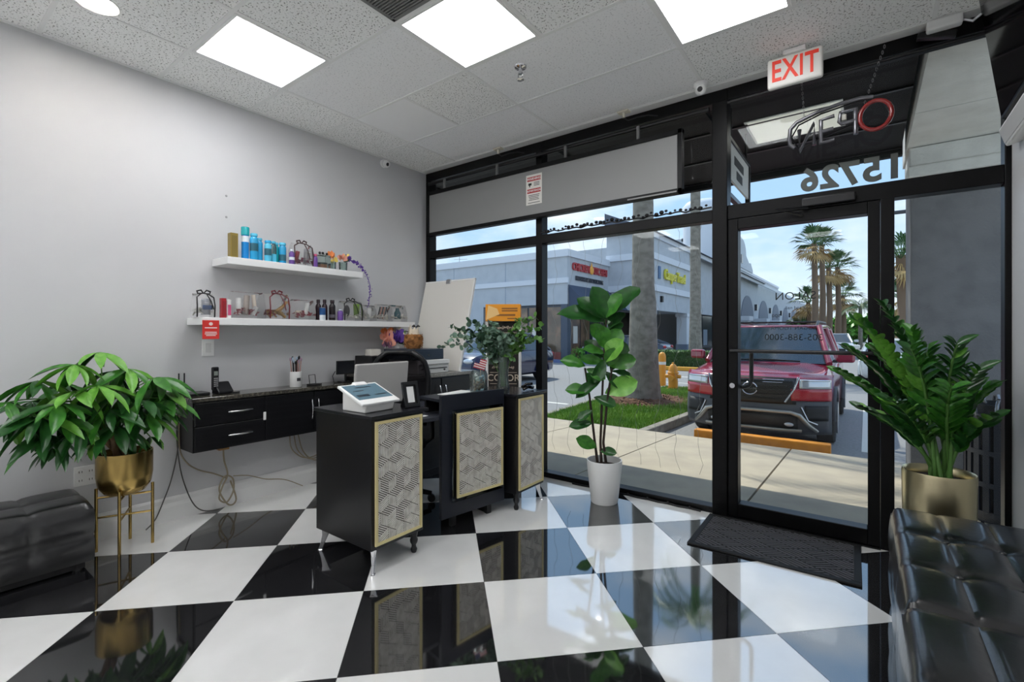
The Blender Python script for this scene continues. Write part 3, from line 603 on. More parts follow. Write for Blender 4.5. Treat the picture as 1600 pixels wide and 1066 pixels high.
# cables below the desk
CAB1 = mat('grey_cable', '55534f', .6); CAB2 = mat('tan_cable', '9a8f78', .6)
def cable(pts, r, m, label):
    P = [Vector(p) for p in pts]; sm = []
    for i in range(len(P) - 1):
        p0, p1, p2, p3 = P[max(0, i - 1)], P[i], P[i + 1], P[min(len(P) - 1, i + 2)]
        for k in range(6):
            t_ = k / 6; sm.append(0.5 * ((2 * p1) + (p2 - p0) * t_ + (2 * p0 - 5 * p1 + 4 * p2 - p3) * t_ ** 2 + (3 * p1 - p0 - 3 * p2 + p3) * t_ ** 3))
    sm.append(P[-1])
    return tag(MB().tube(sm, r, 6).build('cable', m, smooth=60), label, 'cable', 'loose cables under the desk')
wx = WL + .02
cable([(wx, 1.262, .87), (wx, 1.258, .70), (wx, 1.26, .50), (wx + .01, 1.22, .30), (wx + .02, 1.17, .16), (wx + .03, 1.12, .05), (wx + .06, 1.06, .008)], .004, CAB1, 'dark cable falling from the desk end to the floor by the plant stand')
cable([(wx + .012, 1.255, .85), (wx + .01, 1.25, .60), (wx + .01, 1.262, .42), (wx + .012, 1.29, .26), (wx + .03, 1.34, .10), (wx + .05, 1.40, .03), (wx + .06, 1.50, .012)], .004, CAB1, 'dark cable curving from the desk end to the tangled bundle')
cable([(wx + .006, 1.268, .80), (wx + .012, 1.264, .52), (wx + .014, 1.30, .40), (wx + .014, 1.38, .32), (wx + .02, 1.48, .27), (wx + .03, 1.56, .22)], .005, CAB2, 'tan cable sloping along the wall below the desk')
cable([(wx + .05, 1.53, .47), (wx + .04, 1.54, .36), (wx + .05, 1.56, .25), (wx + .06, 1.52, .17), (wx + .06, 1.50, .09), (wx + .06, 1.55, .05), (wx + .05, 1.60, .12), (wx + .04, 1.60, .21), (wx + .05, 1.54, .24), (wx + .06, 1.50, .15), (wx + .07, 1.56, .03), (wx + .05, 1.62, .05), (wx + .05, 1.58, .2)], .006, CAB2, 'tangled tan cable bundle hanging to the floor under the drawers')
cable([(wx + .05, 1.60, .23), (wx + .03, 1.72, .20), (wx + .025, 1.85, .14), (wx + .03, 2.0, .10), (wx + .04, 2.15, .012)], .004, CAB2, 'thin cable running right from the tangle along the baseboard')
for k in range(3): cable([(wx + .02, 2.05 + k * .03, .50), (wx + .03, 2.06 + k * .05, .34 - k * .02), (wx + .03, 2.18 + k * .05, .24 - k * .02), (wx + .03, 2.32 + k * .05, .27), (wx + .02, 2.40 + k * .02, .47)], .005, CAB2, ('innermost', 'middle', 'outermost')[k] + ' of three grey cable loops hanging under the desk')
t = thing('cable_plug', 'orange brown plug adapter under the wall desk', 'plug', (WL + .05, 1.535, .462))
MB().box(-.03, .03, -.035, .035, -.025, .027).build('adapter', mat('tan_adapter', 'b08452', .5), t, bevel=.004); MB().box(.03, .033, -.02, .02, -.01, .012).build('socket', BLACK, t)
# ================================================================== things on the corner cabinet
CZ = 0.9315
t = thing('printer', 'white desktop printer under a dark blue cash drawer', 'printer', (-3.33, 3.02, CZ))
MB().box(-.20, .20, -.19, .19, 0, .125).build('case', mat('printer_white', 'd9d9d6', .45), t, bevel=.008)
MB().box(.20, .206, -.16, .16, .045, .052).build('paper_slot', BLACKM, t); MB().lathe([(.0001, .006), (.008, .006), (.009, 0)], n=12, M=Matrix.Translation((.20, .13, .03)) @ Matrix.Rotation(PI / 2, 4, 'Y')).build('button', BLACK, t)
MB().box(.19, .215, -.185, .185, .085, .123).build('front_lip', WHITE, t, bevel=.004)
t = thing('cash_drawer', 'dark blue grey cash drawer with round lock on the printer', 'cash drawer', (-3.33, 2.96, CZ + .1265))
DB = mat('slate_metal', '33404e', .35, metal=.4)
MB().box(-.18, .18, -.20, .20, 0, .095).build('case', DB, t, bevel=.004)
f = MB().box(.18, .188, -.19, .19, .01, .075).build('drawer', DB, t, bevel=.002)
MB().lathe([(.0001, .008), (.011, .008), (.012, 0)], n=14, M=Matrix.Translation((.188, .0, .04)) @ Matrix.Rotation(PI / 2, 4, 'Y')).build('lock', CHROME, f)
t = thing('wicker_gift_basket', 'brown straw gift bag with cream tissue and black bow', 'basket', (-3.36, 2.98, CZ + .1265 + .0965))
WK = mat('straw', 'b07a45', .8, noise=(30, '7d5128', .45, .6), bump=(40, .5))
MB().lathe([(.0001, 0), (.062, 0), (.082, .05), (.08, .11), (.066, .13)], n=20, sy=1.05).build('basket', WK, t, smooth=60)
sm = MB()
for k in range(110):
    a = random.uniform(0, 6.28); z = random.uniform(.01, .13); r = .084 - abs(z - .07) * .15
    p = Vector((r * math.cos(a), r * math.sin(a), z)); dd = Vector((-math.sin(a), math.cos(a), random.uniform(-.8, .8))) * .022
    sm.tube([p - dd, p + Vector((math.cos(a), math.sin(a), 0)) * .008, p + dd], .0025, 4)
sm.build('straw_weave', WK, t)
tw = MB()
for k in range(7):
    a = k / 7 * 6.28; tw.add([(.05 * math.cos(a), .05 * math.sin(a), .11), (.055 * math.cos(a + 1), .055 * math.sin(a + 1), .11), (.04 * math.cos(a + .6), .05 * math.sin(a + .6), .20 + .02 * (k % 2)), (.03 * math.cos(a), .04 * math.sin(a), .17)], [(0, 1, 2, 3)])
tw.build('tissue', mat('cream_tissue', 'e2d6c2', .8), t, thick=.001)
bw = MB()
for s in (-1, 1): bw.tube([(.03, 0, .195), (.035, s * .025, .215), (.035, s * .045, .205), (.03, 0, .195)], [.003, .006, .006, .003], 6)
bw.build('bow', BLACKRIB, t)
t = thing('receipt_box', 'low black box under the flower vase in the corner', 'box', (-3.70, 2.90, CZ))
MB().box(-.13, .13, -.22, .22, 0, .155).build('case', BLACK, t, bevel=.006); MB().box(.13, .133, -.18, .18, .05, .12).build('front_panel', BLACKM, t, bevel=.002)
tag(MB().box(-.045, .045, -.055, .055, 0, .06).build('card_box', mat('ivory_card', 'e6e2d8', .6), loc=(-3.68, 2.77, CZ + .1565), bevel=.003), 'small ivory box beside the flower vase', 'box')
t = thing('flower_vase', 'round white vase of violet and peach silk flowers', 'flower vase', (-3.66, 2.99, CZ + .1565))
MB().lathe([(.0001, 0), (.035, 0), (.062, .03), (.066, .06), (.05, .1), (.04, .108), (.036, .1), (.0001, .09)], n=24).build('vase', mat('pearl_white', 'dfe0e4', .2), t, smooth=60)
for k, (c_, r, m) in enumerate(((( .02, .03, .17), .07, VIOLET), ((.04, -.02, .15), .06, VIOLET), ((0, -.07, .16), .06, PEACH), ((-.02, -.05, .20), .055, ORANGEF), ((.02, .09, .16), .055, CREAMF), ((.04, -.08, .11), .05, PEACH), ((0, .04, .22), .045, CREAMF), ((-.01, .11, .21), .03, GREENL), ((.05, -.11, .09), .04, MAUVE), ((.06, .0, .14), .06, VIOLET), ((.03, .10, .12), .04, GREEND))):
    blossom(t, c_, r * 1.25, m, 26)
MB().tube([(0, .12, .20), (.0, .15, .23), (.01, .18, .22)], .005, 6).build('twig', BLACKRIB, t)
t = thing('foam_board', 'large blank white foam board leaning against the window', 'board', (-3.46, 3.33, CZ))
M_ = Matrix.Rotation(-.245, 4, 'X')
MB().box(-.345, .355, -.006, .006, 0, .93, M_).build('panel', mat('foam_white', 'e2dfd8', .6), t, bevel=.002)
MB().box(.348, .362, -.009, .009, 0, .93, M_).build('edge_trim', WHITE, t); MB().box(-.345, .362, -.009, .009, .923, .937, M_).build('edge_trim', WHITE, t)
MB().box(-.03, .03, -.016, .006, .90, .945, M_).build('clip', STEEL, t, bevel=.002)
# ================================================================== office chair
t = thing('office_chair', 'black mesh office chair behind the reception desk', 'chair', (-2.86, 2.33, 0), 0.62)
# local: back toward +y, seat toward -y
MB().lathe([(.0001, .42), (.21, .42), (.25, .44), (.255, .475), (.22, .50), (.0001, .505)], n=28, sy=.95).build('seat', mat('black_fabric', '131316', .85), t, smooth=50)
def backfn(off):
    def fn(u, v):
        s = 2 * u - 1; zz = .58 + .56 * v
        w = .235 * (1 - max(0, v - .55) ** 2 * 1.6) * (1 - .12 * (1 - v)); yb = .235 + .05 * math.sin(v * PI) - .05 * s * s + .03 * v
        if v > .85: w *= math.sqrt(max(.0, 1 - ((v - .85) / .15) ** 2 * .55))
        return (s * w, yb + off, zz)
    return fn
fb = backfn(0)
MB().grid(fb, 12, 14).build('mesh_back', glassy('black_mesh', '6a6468', 1.2, .5, (0.62, '17171a')), t, smooth=180)
rim = [fb(i / 12, 0) for i in range(13)] + [fb(1, j / 14) for j in range(1, 15)] + [fb(1 - i / 12, 1) for i in range(1, 13)] + [fb(0, 1 - j / 14) for j in range(1, 14)]
MB().tube(rim, .022, 8, True).build('back_frame', BLACK, t, smooth=60)
MB().tube([(0, .05, .43), (0, .27, .45), (0, .31, .6), (0, .30, .78)], [.03, .03, .026, .02], 8).build('back_support', BLACK, t, smooth=60)
for s in (-1, 1):
    MB().tube([(s * .24, .05, .46), (s * .29, .06, .5), (s * .29, .05, .64)], .016, 8).build('armrest_post', BLACK, t, smooth=60)
    MB().box(s * .29 - .035, s * .29 + .035, -.09, .14, .64, .672).build('armrest', BLACKM, t, bevel=.012, seg=3)
MB().cyl((0, 0, .10), (0, 0, .43), .028, .03, 14).build('gas_lift', BLACK, t, smooth=40)
for k in range(5):
    a = k * 2 * PI / 5 + .3; l_ = MB().tube([(0, 0, .11), (.16 * math.cos(a), .16 * math.sin(a), .10), (.29 * math.cos(a), .29 * math.sin(a), .065)], [.03, .024, .018], 8).build('base_leg', BLACK, t, smooth=60)
    MB().cyl((.29 * math.cos(a) - .02 * math.sin(a), .29 * math.sin(a) + .02 * math.cos(a), .028), (.29 * math.cos(a) + .02 * math.sin(a), .29 * math.sin(a) - .02 * math.cos(a), .028), .028, n=14).build('caster', BLACKM, l_, smooth=40)
# ================================================================== reception desk
STRIP = mat('white_slat_paint', 'eae7df', .5, noise=(30, 'cfcac0', .4, .7)); SLATBACK = mat('taupe_back', '4b443b', .6)
def pattern(W_, H_, R, seed):
    rnd = random.Random(seed); mb = MB()
    for j in range(-1, int(H_ / (1.5 * R)) + 2):
        for i in range(-1, int(W_ / (math.sqrt(3) * R)) + 2):
            c_ = Vector((math.sqrt(3) * R * (i + (j % 2) / 2) + .02, 1.5 * R * j + .03))
            v_ = [Vector((R * math.cos(math.radians(a)), R * math.sin(math.radians(a)))) for a in (90, 30, -30, -90, -150, 150)]
            for (e1, e2) in ((v_[5], v_[1]), (v_[1], v_[3]), (v_[3], v_[5])):
                if rnd.random() < .35: e1, e2 = e2, e1
                N = 5
                for k in range(N):
                    t0, t1 = (k + .23) / N, (k + .77) / N
                    P = [c_ + e2 * t0 + e1 * .03, c_ + e2 * t0 + e1 * .97, c_ + e2 * t1 + e1 * .97, c_ + e2 * t1 + e1 * .03]
                    P = clip_poly([(p.x, p.y) for p in P], 0, W_, 0, H_)
                    if len(P) < 3 or area(P) < 3e-6: continue
                    s = sum(P[q][0] * P[(q + 1) % len(P)][1] - P[(q + 1) % len(P)][0] * P[q][1] for q in range(len(P)))
                    mb.prism(P if s > 0 else P[::-1], 0, .005)
    return mb
FX = Matrix(((0, 0, 1, 0), (1, 0, 0, 0), (0, 1, 0, 0), (0, 0, 0, 1)))      # pattern (u,v,w) -> (y,z,x)
def deco_panel(parent, x, y0, y1, z0, z1, seed, b=.016, name='decor_panel'):
    p = MB().box(x, x + .006, y0, y1, z0, z1).build(name, SLATBACK, parent)
    fr = MB(); fr.box(x + .006, x + .016, y0, y1, z0, z0 + b).box(x + .006, x + .016, y0, y1, z1 - b, z1).box(x + .006, x + .016, y0, y0 + b, z0 + b, z1 - b).box(x + .006, x + .016, y1 - b, y1, z0 + b, z1 - b)
    fr.build('gold_frame', GOLDPAINT, p)
    s = pattern(y1 - y0 - 2 * b, z1 - z0 - 2 * b, .062, seed); xf(s, Matrix.Translation((x + .006, y0 + b, z0 + b)) @ FX)
    so = s.build('slats', STRIP, p); so['kind'] = 'stuff'
    return p
def turned_leg(parent, x, y, h):
    MB().lathe([(.0001, 0), (.014, 0), (.018, .01), (.02, .02), (.014, .032), (.013, .045), (.022, .06), (.024, .075), (.018, .09), (.02, .1), (.024, h)], (x, y, 0), 14).build('leg', BLACK, parent, smooth=60)
def chrome_leg(parent, x, y, h, dx, dy):
    ln = math.hypot(dx, dy); ux, uy = dx / ln, dy / ln; mb = MB()
    prof = [(.00, h, .052), (.008, h * .7, .036), (.022, h * .35, .026), (.036, 0.006, .022), (.036, 0, .02)]
    vv = []
    for (o, z, w) in prof:
        for a, b in ((-1, -1), (1, -1), (1, 1), (-1, 1)):
            px, py = o + a * w * .5, b * w * .35; vv.append((x + ux * px - uy * py, y + uy * px + ux * py, z))
    mb.add(vv, [(i * 4 + k, i * 4 + (k + 1) % 4, i * 4 + 4 + (k + 1) % 4, i * 4 + 4 + k) for i in range(4) for k in range(4)] + [(0, 1, 2, 3), (19, 18, 17, 16)])
    mb.build('leg', CHROME, parent, bevel=.004, seg=2)
def reception_cabinet(loc, W_, D_, label, legs, seed):
    t = thing('reception_cabinet', label, 'cabinet', loc, 0, 'reception cabinets with slatted fronts')
    MB().box(-D_, 0, 0, W_, .125, .832).build('body', BLACK, t, bevel=.003)
    MB().box(-D_ - .015, .018, -.012, W_ + .03, .832, .852).build('top', mat('dark_top', '1b1b20', .22), t, bevel=.003)
    deco_panel(t, .0, .018, W_ - .02, .15, .82, seed)
    for (kx, ky, kind) in legs:
        x = -.03 if kx else -D_ + .05; y = .04 if ky == 0 else W_ - .045
        if kind == 'c': chrome_leg(t, x, y, .126, 1 if kx else -1, -1 if ky == 0 else 1)
        else: turned_leg(t, x, y, .126)
    return t
reception_cabinet((-2.12, 1.585, 0), .37, .53, 'near reception cabinet holding the white tablet, slatted white and gold front', ((1, 0, 'c'), (0, 0, 'c'), (1, 1, 't'), (0, 1, 't')), 3)
reception_cabinet((-2.03, 2.775, 0), .36, .47, 'far reception cabinet under the eucalyptus vase, slatted white and gold front', ((1, 0, 't'), (0, 0, 't'), (1, 1, 'c'), (0, 1, 't')), 8)
A_, B_ = Vector((-2.215, 2.205, 0)), Vector((-2.125, 2.755, 0)); ang = math.atan2(-(B_ - A_).x, (B_ - A_).y); PWd = (B_ - A_).length
t = thing('reception_desk', 'dark navy reception desk with a framed slatted centre panel', 'desk', A_, ang)
MB().box(-.03, 0, 0, PWd, .075, .888).build('front_panel', NAVY, t, bevel=.003)
deco_panel(t, .022, .10, PWd - .045, .205, .765, 12)
ac = MB(); u0, u1, v0, v1 = .075, PWd - .03, .175, .785
ac.box(.012, .017, u0, u1, v0, v1); ac.build('acrylic_sheet', glassy('acrylic', 'dfe8ec', 1.49), t)
for yy in (u0 + .015, u1 - .015):
    for zz in (v0 + .015, v1 - .015): MB().cyl((0, yy, zz), (.026, yy, zz), .008, n=12).build('standoff', CHROME, t, smooth=40)
MB().box(0, .022, .18, PWd - .12, .3, .7).build('mounting_block', BLACKM, t)
MB().box(-.72, -.03, -.215, PWd - .10, .725, .748).build('worktop', mat('grey_worktop', '3b3e46', .3), t, bevel=.003)
MB().box(-.27, -.032, .0, PWd - .03, .842, .862).build('counter_shelf', NAVY, t, bevel=.003)
MB().box(-.60, -.03, PWd - .13, PWd - .11, .0, .725).build('side_panel', BLACKM, t)
MB().box(-.26, -.24, .04, PWd - .04, .748, .842).build('shelf_support', BLACKM, t); [MB().box(-.06, -.031, yy - .02, yy + .02, 0, .10).build('foot', BLACK, t) for yy in (.12, PWd - .12)]
# items on the desks
tag(MB().box(-.11, .11, -.07, .07, 0, .004).build('paper_sheet', mat('paper', 'dcdcdc', .7), loc=(-2.42, 2.10, .7495), rz=.1), 'white paper lying on the worktop beside the tablet cabinet', 'paper', 'loose papers')
tag(MB().box(-.08, .08, -.14, .14, 0, .003).build('paper_sheet', MATS['paper'], loc=(-2.36, 2.52, .8635), rz=.12), 'white paper lying on the counter next to the candy jar', 'paper', 'loose papers')
tag(MB().box(-.015, .015, -.06, .06, 0, .012).build('stapler', BLACK, loc=(-2.33, 2.06, .7545), bevel=.004), 'small black stick-like tool on the paper', 'tool')
t = thing('computer_monitor', 'light grey computer monitor seen from behind', 'monitor', (-2.72, 2.105, .7495), .06)
GREY = mat('monitor_grey', 'b4b2af', .4)
MB().box(-.012, .012, -.235, .235, .05, .345, Matrix.Rotation(.10, 4, 'Y')).build('shell', GREY, t, bevel=.010, seg=3)
MB().box(-.016, -.012, -.225, .225, .06, .335, Matrix.Rotation(.10, 4, 'Y')).build('screen', BLACK, t)
MB().box(-.02, .03, -.03, .03, 0, .07).build('neck', GREY, t, bevel=.004); MB().box(-.06, .09, -.09, .09, 0, .008).build('foot', GREY, t, bevel=.003)
t = thing('tablet_register', 'white point of sale tablet on an angled stand', 'tablet', (-2.325, 1.715, .8525), .04)
Wt = mat('register_white', 'e4e3e0', .35)
MB().prism([(-.10, 0), (.10, 0), (.115, .045), (-.09, .125), (-.10, .10)], -.10, .10, Matrix(((1, 0, 0, 0), (0, 0, -1, 0), (0, 1, 0, 0), (0, 0, 0, 1)))).build('stand', Wt, t, bevel=.006, seg=2)
Ms = Matrix.Translation((.005, 0, .094)) @ Matrix.Rotation(.375, 4, 'Y')
sc = MB().box(-.115, .125, -.135, .135, -.008, .008, Ms).build('tablet', WHITE, t, bevel=.005, seg=3)
MB().box(-.10, .075, -.12, .12, .0082, .0092, Ms).build('screen', mat('tablet_screen', '4d6470', .12, emit=('4d6470', .25)), sc)
di = mat('screen_print', '2c3a44', .3)
for (a, b, c_, d) in ((-.07, -.06, -.05, .06), (.02, .045, -.10, -.02), (.03, .042, .02, .10), (-.03, -.022, -.09, -.02)): MB().box(a, b, c_, d, .0092, .0098, Ms).build('screen_icon', di, sc)
MB().box(-.02, .02, -.05, .04, 0, .025, Matrix.Translation((-.10, .02, .125)) @ Matrix.Rotation(.375, 4, 'Y')).build('printer_cover', WHITE, t, bevel=.006)
MB().box(-.04, .03, .135, .165, .0, .05).build('card_reader', BLACK, t, bevel=.006)
t = thing('picture_stand', 'small black tilted frame with a blank white card', 'picture frame', (-2.18, 1.925, .8525), -.1)
Mf = Matrix.Rotation(-.22, 4, 'Y')
fr = MB(); fr.box(-.008, .008, -.055, .055, 0, .02, Mf).box(-.008, .008, -.055, .055, .135, .155, Mf).box(-.008, .008, -.055, -.037, .02, .135, Mf).box(-.008, .008, .037, .055, .02, .135, Mf); fr.build('frame', BLACK, t, bevel=.002)
MB().box(-.006, -.002, -.04, .04, .015, .14, Mf).build('mount', BLACKM, t); MB().box(-.002, -.0005, -.024, .024, .03, .125, Mf).build('card', WHITE, t)
MB().prism([(-.03, 0), (-.095, 0), (-.045, .11)], -.02, .02, Matrix(((1, 0, 0, 0), (0, 0, -1, 0), (0, 1, 0, 0), (0, 0, 0, 1)))).build('easel', BLACK, t)
# candy jar with flag
t = thing('candy_jar', 'glass candy jar with brown sweets and a small striped flag', 'jar', (-2.29, 2.66, .8635))
MB().lathe([(.0001, 0), (.06, 0), (.066, .01), (.066, .13), (.058, .145), (.058, .155), (.054, .155), (.06, .13), (.06, .012), (.0001, .008)], n=24).build('jar', VASEGLASS, t, smooth=40)
cm_ = [mat('candy_brown', '7d4a30', .4), mat('candy_tan', 'b58a64', .4), mat('candy_blue', '6d9ac0', .4), mat('candy_white', 'd8d8d8', .4)]
for k in range(46):
    a = random.uniform(0, 6.28); r = .048 * math.sqrt(random.random()); z = .018 + .0022 * k
    MB().ball((r * math.cos(a), r * math.sin(a), z), .013, 8, 5, (1, 1, .75)).build('sweet', cm_[k % 2 if k < 32 else 2 + k % 2], t, smooth=180)
MB().cyl((0, .02, .10), (-.02, .045, .24), .002, n=6).build('flag_stick', mat('stick_wood', 'b79a6a', .6), t)
red = mat('flag_red', 'b3303c', .6); whf = mat('flag_white', 'e6e2df', .6); blf = mat('flag_blue', '2c3762', .6)
Mfl = face_M((-.004, .02, .165), (.85, -.5, .0)) @ Matrix.Rotation(-.3, 4, 'Z')
for k in range(9):
    MB().box(-.055, .035, .0 + k * .0085, .0085 + k * .0085, -.001, .001, Mfl).build('stripe', red if k % 2 == 0 else whf, t)
MB().box(-.055, -.018, .038, .0765, -.0013, .0013, Mfl).build('canton', blf, t)
# eucalyptus in glass vase
t = thing('eucalyptus_vase', 'tall clear glass vase of spreading eucalyptus branches', 'plant', (-2.315, 2.985, .8535))
MB().lathe([(.0001, 0), (.05, 0), (.052, .008), (.042, .10), (.046, .20), (.058, .255), (.054, .255), (.042, .20), (.038, .10), (.046, .014), (.0001, .012)], n=24).build('vase', VASEGLASS, t, smooth=60)
EU = [mat('eucalyptus_grey', '5d7a68', .55, noise=(9, '7b9683', .4, .7)), mat('eucalyptus_dark', '35563f', .5), mat('eucalyptus_green', '57853a', .5)]
Rt = Vector((.80, .60, 0))                                 # spreads mostly along the desk front
tips = [(-.50, .05, .22, 0), (-.44, .0, .40, 1), (-.42, .08, .30, 0), (-.30, -.06, .46, 1), (-.20, .06, .42, 0), (-.10, -.05, .52, 0), (0, .05, .50, 0), (.08, -.04, .44, 0), (.16, .04, .52, 2), (.27, -.02, .50, 2), (.31, .03, .40, 2), (.22, -.05, .32, 2), (.10, .05, .36, 0), (-.14, .02, .30, 0), (-.25, -.03, .30, 1), (.33, 0, .28, 2), (-.36, .02, .36, 1), (-.05, 0, .44, 1), (.05, -.08, .30, 0), (-.18, -.08, .36, 0)]
for (dx_, dy_, dz_, mi) in tips:
    tip = Rt * dx_ * .95 + Vector((.60, -.80, 0)) * (dy_ + .03) + Vector((0, 0, .17 + dz_ * (.80 - .35 * math.exp(-((dx_ - .02) / .12) ** 2))))
    P = bez((random.uniform(-.015, .015), random.uniform(-.015, .015), .02), Rt * dx_ * .15 + Vector((0, 0, .30 + dz_ * .4)), tip, 14)
    br = MB().tube(P, [.0035] * 8 + [.002] * 7, 5).build('branch', STEMG, t, smooth=60)
    lf = MB()
    for k in range(5, 15):
        for s in (-1, 1, .3):
            dd = (Vector((random.uniform(-1, 1), random.uniform(-1, 1), random.uniform(-.6, .9)))).normalized(); r = random.uniform(.019, .030) * (1.1 - .35 * (k - 5) / 10)
            Ml = leaf_M(P[k] + dd * .004, dd, r * 2, up=frame_from(dd)[0], roll=random.uniform(0, 6))
            lf.add([(0, 0, 0), (.25, -.38, .03), (.6, -.46, .05), (.92, -.25, .03), (1, 0, 0), (.92, .25, .03), (.6, .46, .05), (.25, .38, .03)], [tuple(range(8))], Ml)
    fo = lf.build('foliage', EU[mi], br, thick=.0008); fo['kind'] = 'stuff'
tag(MB().tube([(0, -.06, .012), (.02, -.02, .03), (.03, .03, .025), (.0, .07, .012), (-.03, .04, .02), (-.03, -.03, .028), (0, -.02, .05), (.02, .03, .05)], .011, 8).build('hair_clip', mat('black_gloss', '0a0a0c', .08), loc=(-2.10, 3.02, .854), smooth=60), 'glossy black coiled clip on the far reception cabinet', 'clip')
# chalkboard with orange box
t = thing('chalkboard_stand', 'tall narrow chalkboard stand with white lettering and white posts', 'sign', (-2.60, 3.36, 0), .55)
MB().box(-.135, .135, -.012, .012, .10, 1.40).build('board', mat('chalkboard', '1d1814', .7), t)
for s in (-1, 1): MB().box(s * .148 - .012, s * .148 + .012, -.018, .018, 0, 1.40).build('post', WHITE, t, bevel=.003)
MB().box(-.22, .22, -.09, .09, 0, .025).build('base', BLACKM, t, bevel=.004)
CH = mat('chalk_white', 'c9b9a8', .8)
mb = text_mb('COLOR', .085, .0008, .0005); xf(mb, face_M((0, -.0135, .895), (0, -1, 0))); mb.build('lettering', CH, t)
for z, sz, n_ in ((1.345, .018, 26), (1.255, .026, 18), (1.165, .026, 16), (1.06, .024, 20), (.99, .014, 26), (.80, .016, 26), (.765, .012, 20)):
    ph = z * 9; MB().tube([(-.10 + .20 * q_ / (n_ * 3) + .006 * math.sin(q_ * 1.1 + ph), -.0135, z + sz * math.sin(q_ * 1.25 + ph) * (.6 + .4 * math.sin(q_ * .37))) for q_ in range(n_ * 3)], .0022, 4).build('handwriting', CH, t)
for z in (1.30, 1.21, 1.11, .945, .845): MB().box(-.12, .12, -.0145, -.012, z - .002, z + .002).build('chalk_line', CH, t)
MB().tube([(-.12, .012, .1), (-.10, .10, .04), (.10, .10, .04), (.12, .012, .1)], .008, 6).build('brace', BLACK, t)
t = thing('orange_box', 'orange printed box on top of the chalkboard', 'box', (-2.60, 3.36, 1.402), .55)
OR = mat('orange_card', 'eb9a1f', .5)
MB().box(-.155, .155, -.055, .055, 0, .15).build('carton', OR, t, bevel=.003)
MB().prism([(-.15, .01), (-.03, .06), (-.05, .11), (-.13, .14)], 0, .0008, face_M((0, -.0555, 0), (0, -1, 0))).build('printed_swoosh', mat('pale_orange', 'f2c884', .5), t)
for (a, b, c_, d) in ((-.01, .13, .105, .118), (-.01, .13, .085, .097), (-.10, .11, .045, .062), (.04, .12, .018, .028)): MB().box(a, b, -.0562, -.055, c_, d).build('print_line', mat('orange_print', '8d5a24', .5), t)
# grey light box hanging in the window
t = thing('window_light_box', 'long grey light box in black frame hanging across the windows', 'sign', (-2.42, 3.535, 2.56))
hw, hh = 1.345, .235
MB().box(-hw + .03, hw - .03, -.005, .03, -hh + .03, hh - .03).build('panel', mat('grey_backing', '8c8c8b', .55), t)
for (a, b, c_, d) in ((-hw, hw, -hh, -hh + .035), (-hw, hw, hh - .035, hh), (-hw, -hw + .035, -hh, hh), (hw - .035, hw, -hh, hh)): MB().box(a, b, -.02, .035, c_, d).build('frame_rail', ALU, t, bevel=.003)
for x in (-1.1, -.4, .35, 1.0): MB().box(x - .010, x + .010, .0, .02, hh, hh + .11).build('hanger', mat('hanger_grey', '6d6d6d', .5), t)
MB().box(hw - .42, hw - .04, -.022, -.02, -hh + .008, -hh + .018).build('maker_plate', mat('plate_grey', '8a8a88', .4), t)
t = thing('security_notice', 'small white and red video surveillance notice on the grey light box', 'notice', (-2.385, 3.5285, 2.585))
MB().box(-.085, .085, -.002, 0, -.135, .135).build('card', mat('notice_white', 'e2dfd9', .5), t, bevel=.001)
nr = mat('notice_header_red', 'b23436', .5); ni = mat('notice_ink', '5a5a5a', .6)
for (z, s_) in ((.095, 'WARNING'), (-.012, 'ADVERTENCIA')):
    h_ = MB().box(-.072, .072, -.003, -.002, z - .019, z + .019).build('header', nr, t)
    mb = text_mb(s_, .030 if len(s_) < 8 else .022, .0004, .0004); xf(mb, face_M((0, -.0034, z), (0, -1, 0))); mb.build('lettering', WHITE, h_)
for z, w in ((.06, .03), (.047, .03), (.034, .03), (-.05, .06), (-.064, .055), (-.078, .05), (-.092, .055), (-.118, .065)): MB().box((.03 - w if z > 0 else -w), (.03 + w if z > 0 else w), -.0028, -.002, z - .003, z + .003).build('print_line', ni, t)
MB().box(-.06, -.025, -.0028, -.002, .04, .06).box(-.05, -.04, -.0028, -.002, .025, .04).build('camera_icon', BLACK, t)
# neon sign
t = thing('open_neon_sign', 'unlit tube sign reading OPEN, hung on chains in the transom window', 'sign', (-.125, 3.52, 2.575))
BK = glassy('clear_acrylic_back', 'e8eaea', 1.49)
TUBE = mat('neon_tube', '6d6d72', .12, metal=.5); TRED = mat('neon_tube_red', '8c2a2a', .2, coat=.5)
# local x to the right as seen from inside; the word reads from the street side, so O is on the right
def letter(pts, m, closed=False): MB().tube([(x, -.006, z) for x, z in pts], .0125, 8, closed).build('letter_tube', m, t, smooth=60)
tl = .09
letter([(.17 + .075 * math.cos(a), .005 + .085 * math.sin(a)) for a in [k * 2 * PI / 20 for k in range(20)]], TRED, True)
letter([(.075, -.085), (.075, .07), (.0, .065), (-.005, .01), (.005, -.005), (.075, .0)], TUBE)
letter([(-.03, .055), (-.10, .045), (-.10, -.095), (-.03, -.09)], TUBE); letter([(-.035, -.022), (-.095, -.026)], TUBE)
letter([(-.135, -.10), (-.135, .04), (-.215, -.125), (-.215, .015)], TUBE)
letter([(-.27 + .0, -.03), (-.265, .03), (-.23, .065), (-.12, .10), (.0, .12), (.10, .125), (.16, .115)], TUBE)
letter([(-.27, -.03), (-.265, -.07), (-.24, -.095)], TUBE)
MB().tube([(x, .006, z) for x, z in ((-.26, -.02), (-.22, .05), (-.1, .09), (.05, .11), (.2, .09), (.24, .0), (.2, -.07), (.05, -.02), (-.1, -.06), (-.22, -.10))], .005, 6, True).build('back_frame', BLACK, t, smooth=60)
MB().box(-.01, .03, -.01, .015, .015, .05).build('transformer', mat('sign_cream', 'c9c7bc', .5), t, bevel=.003)
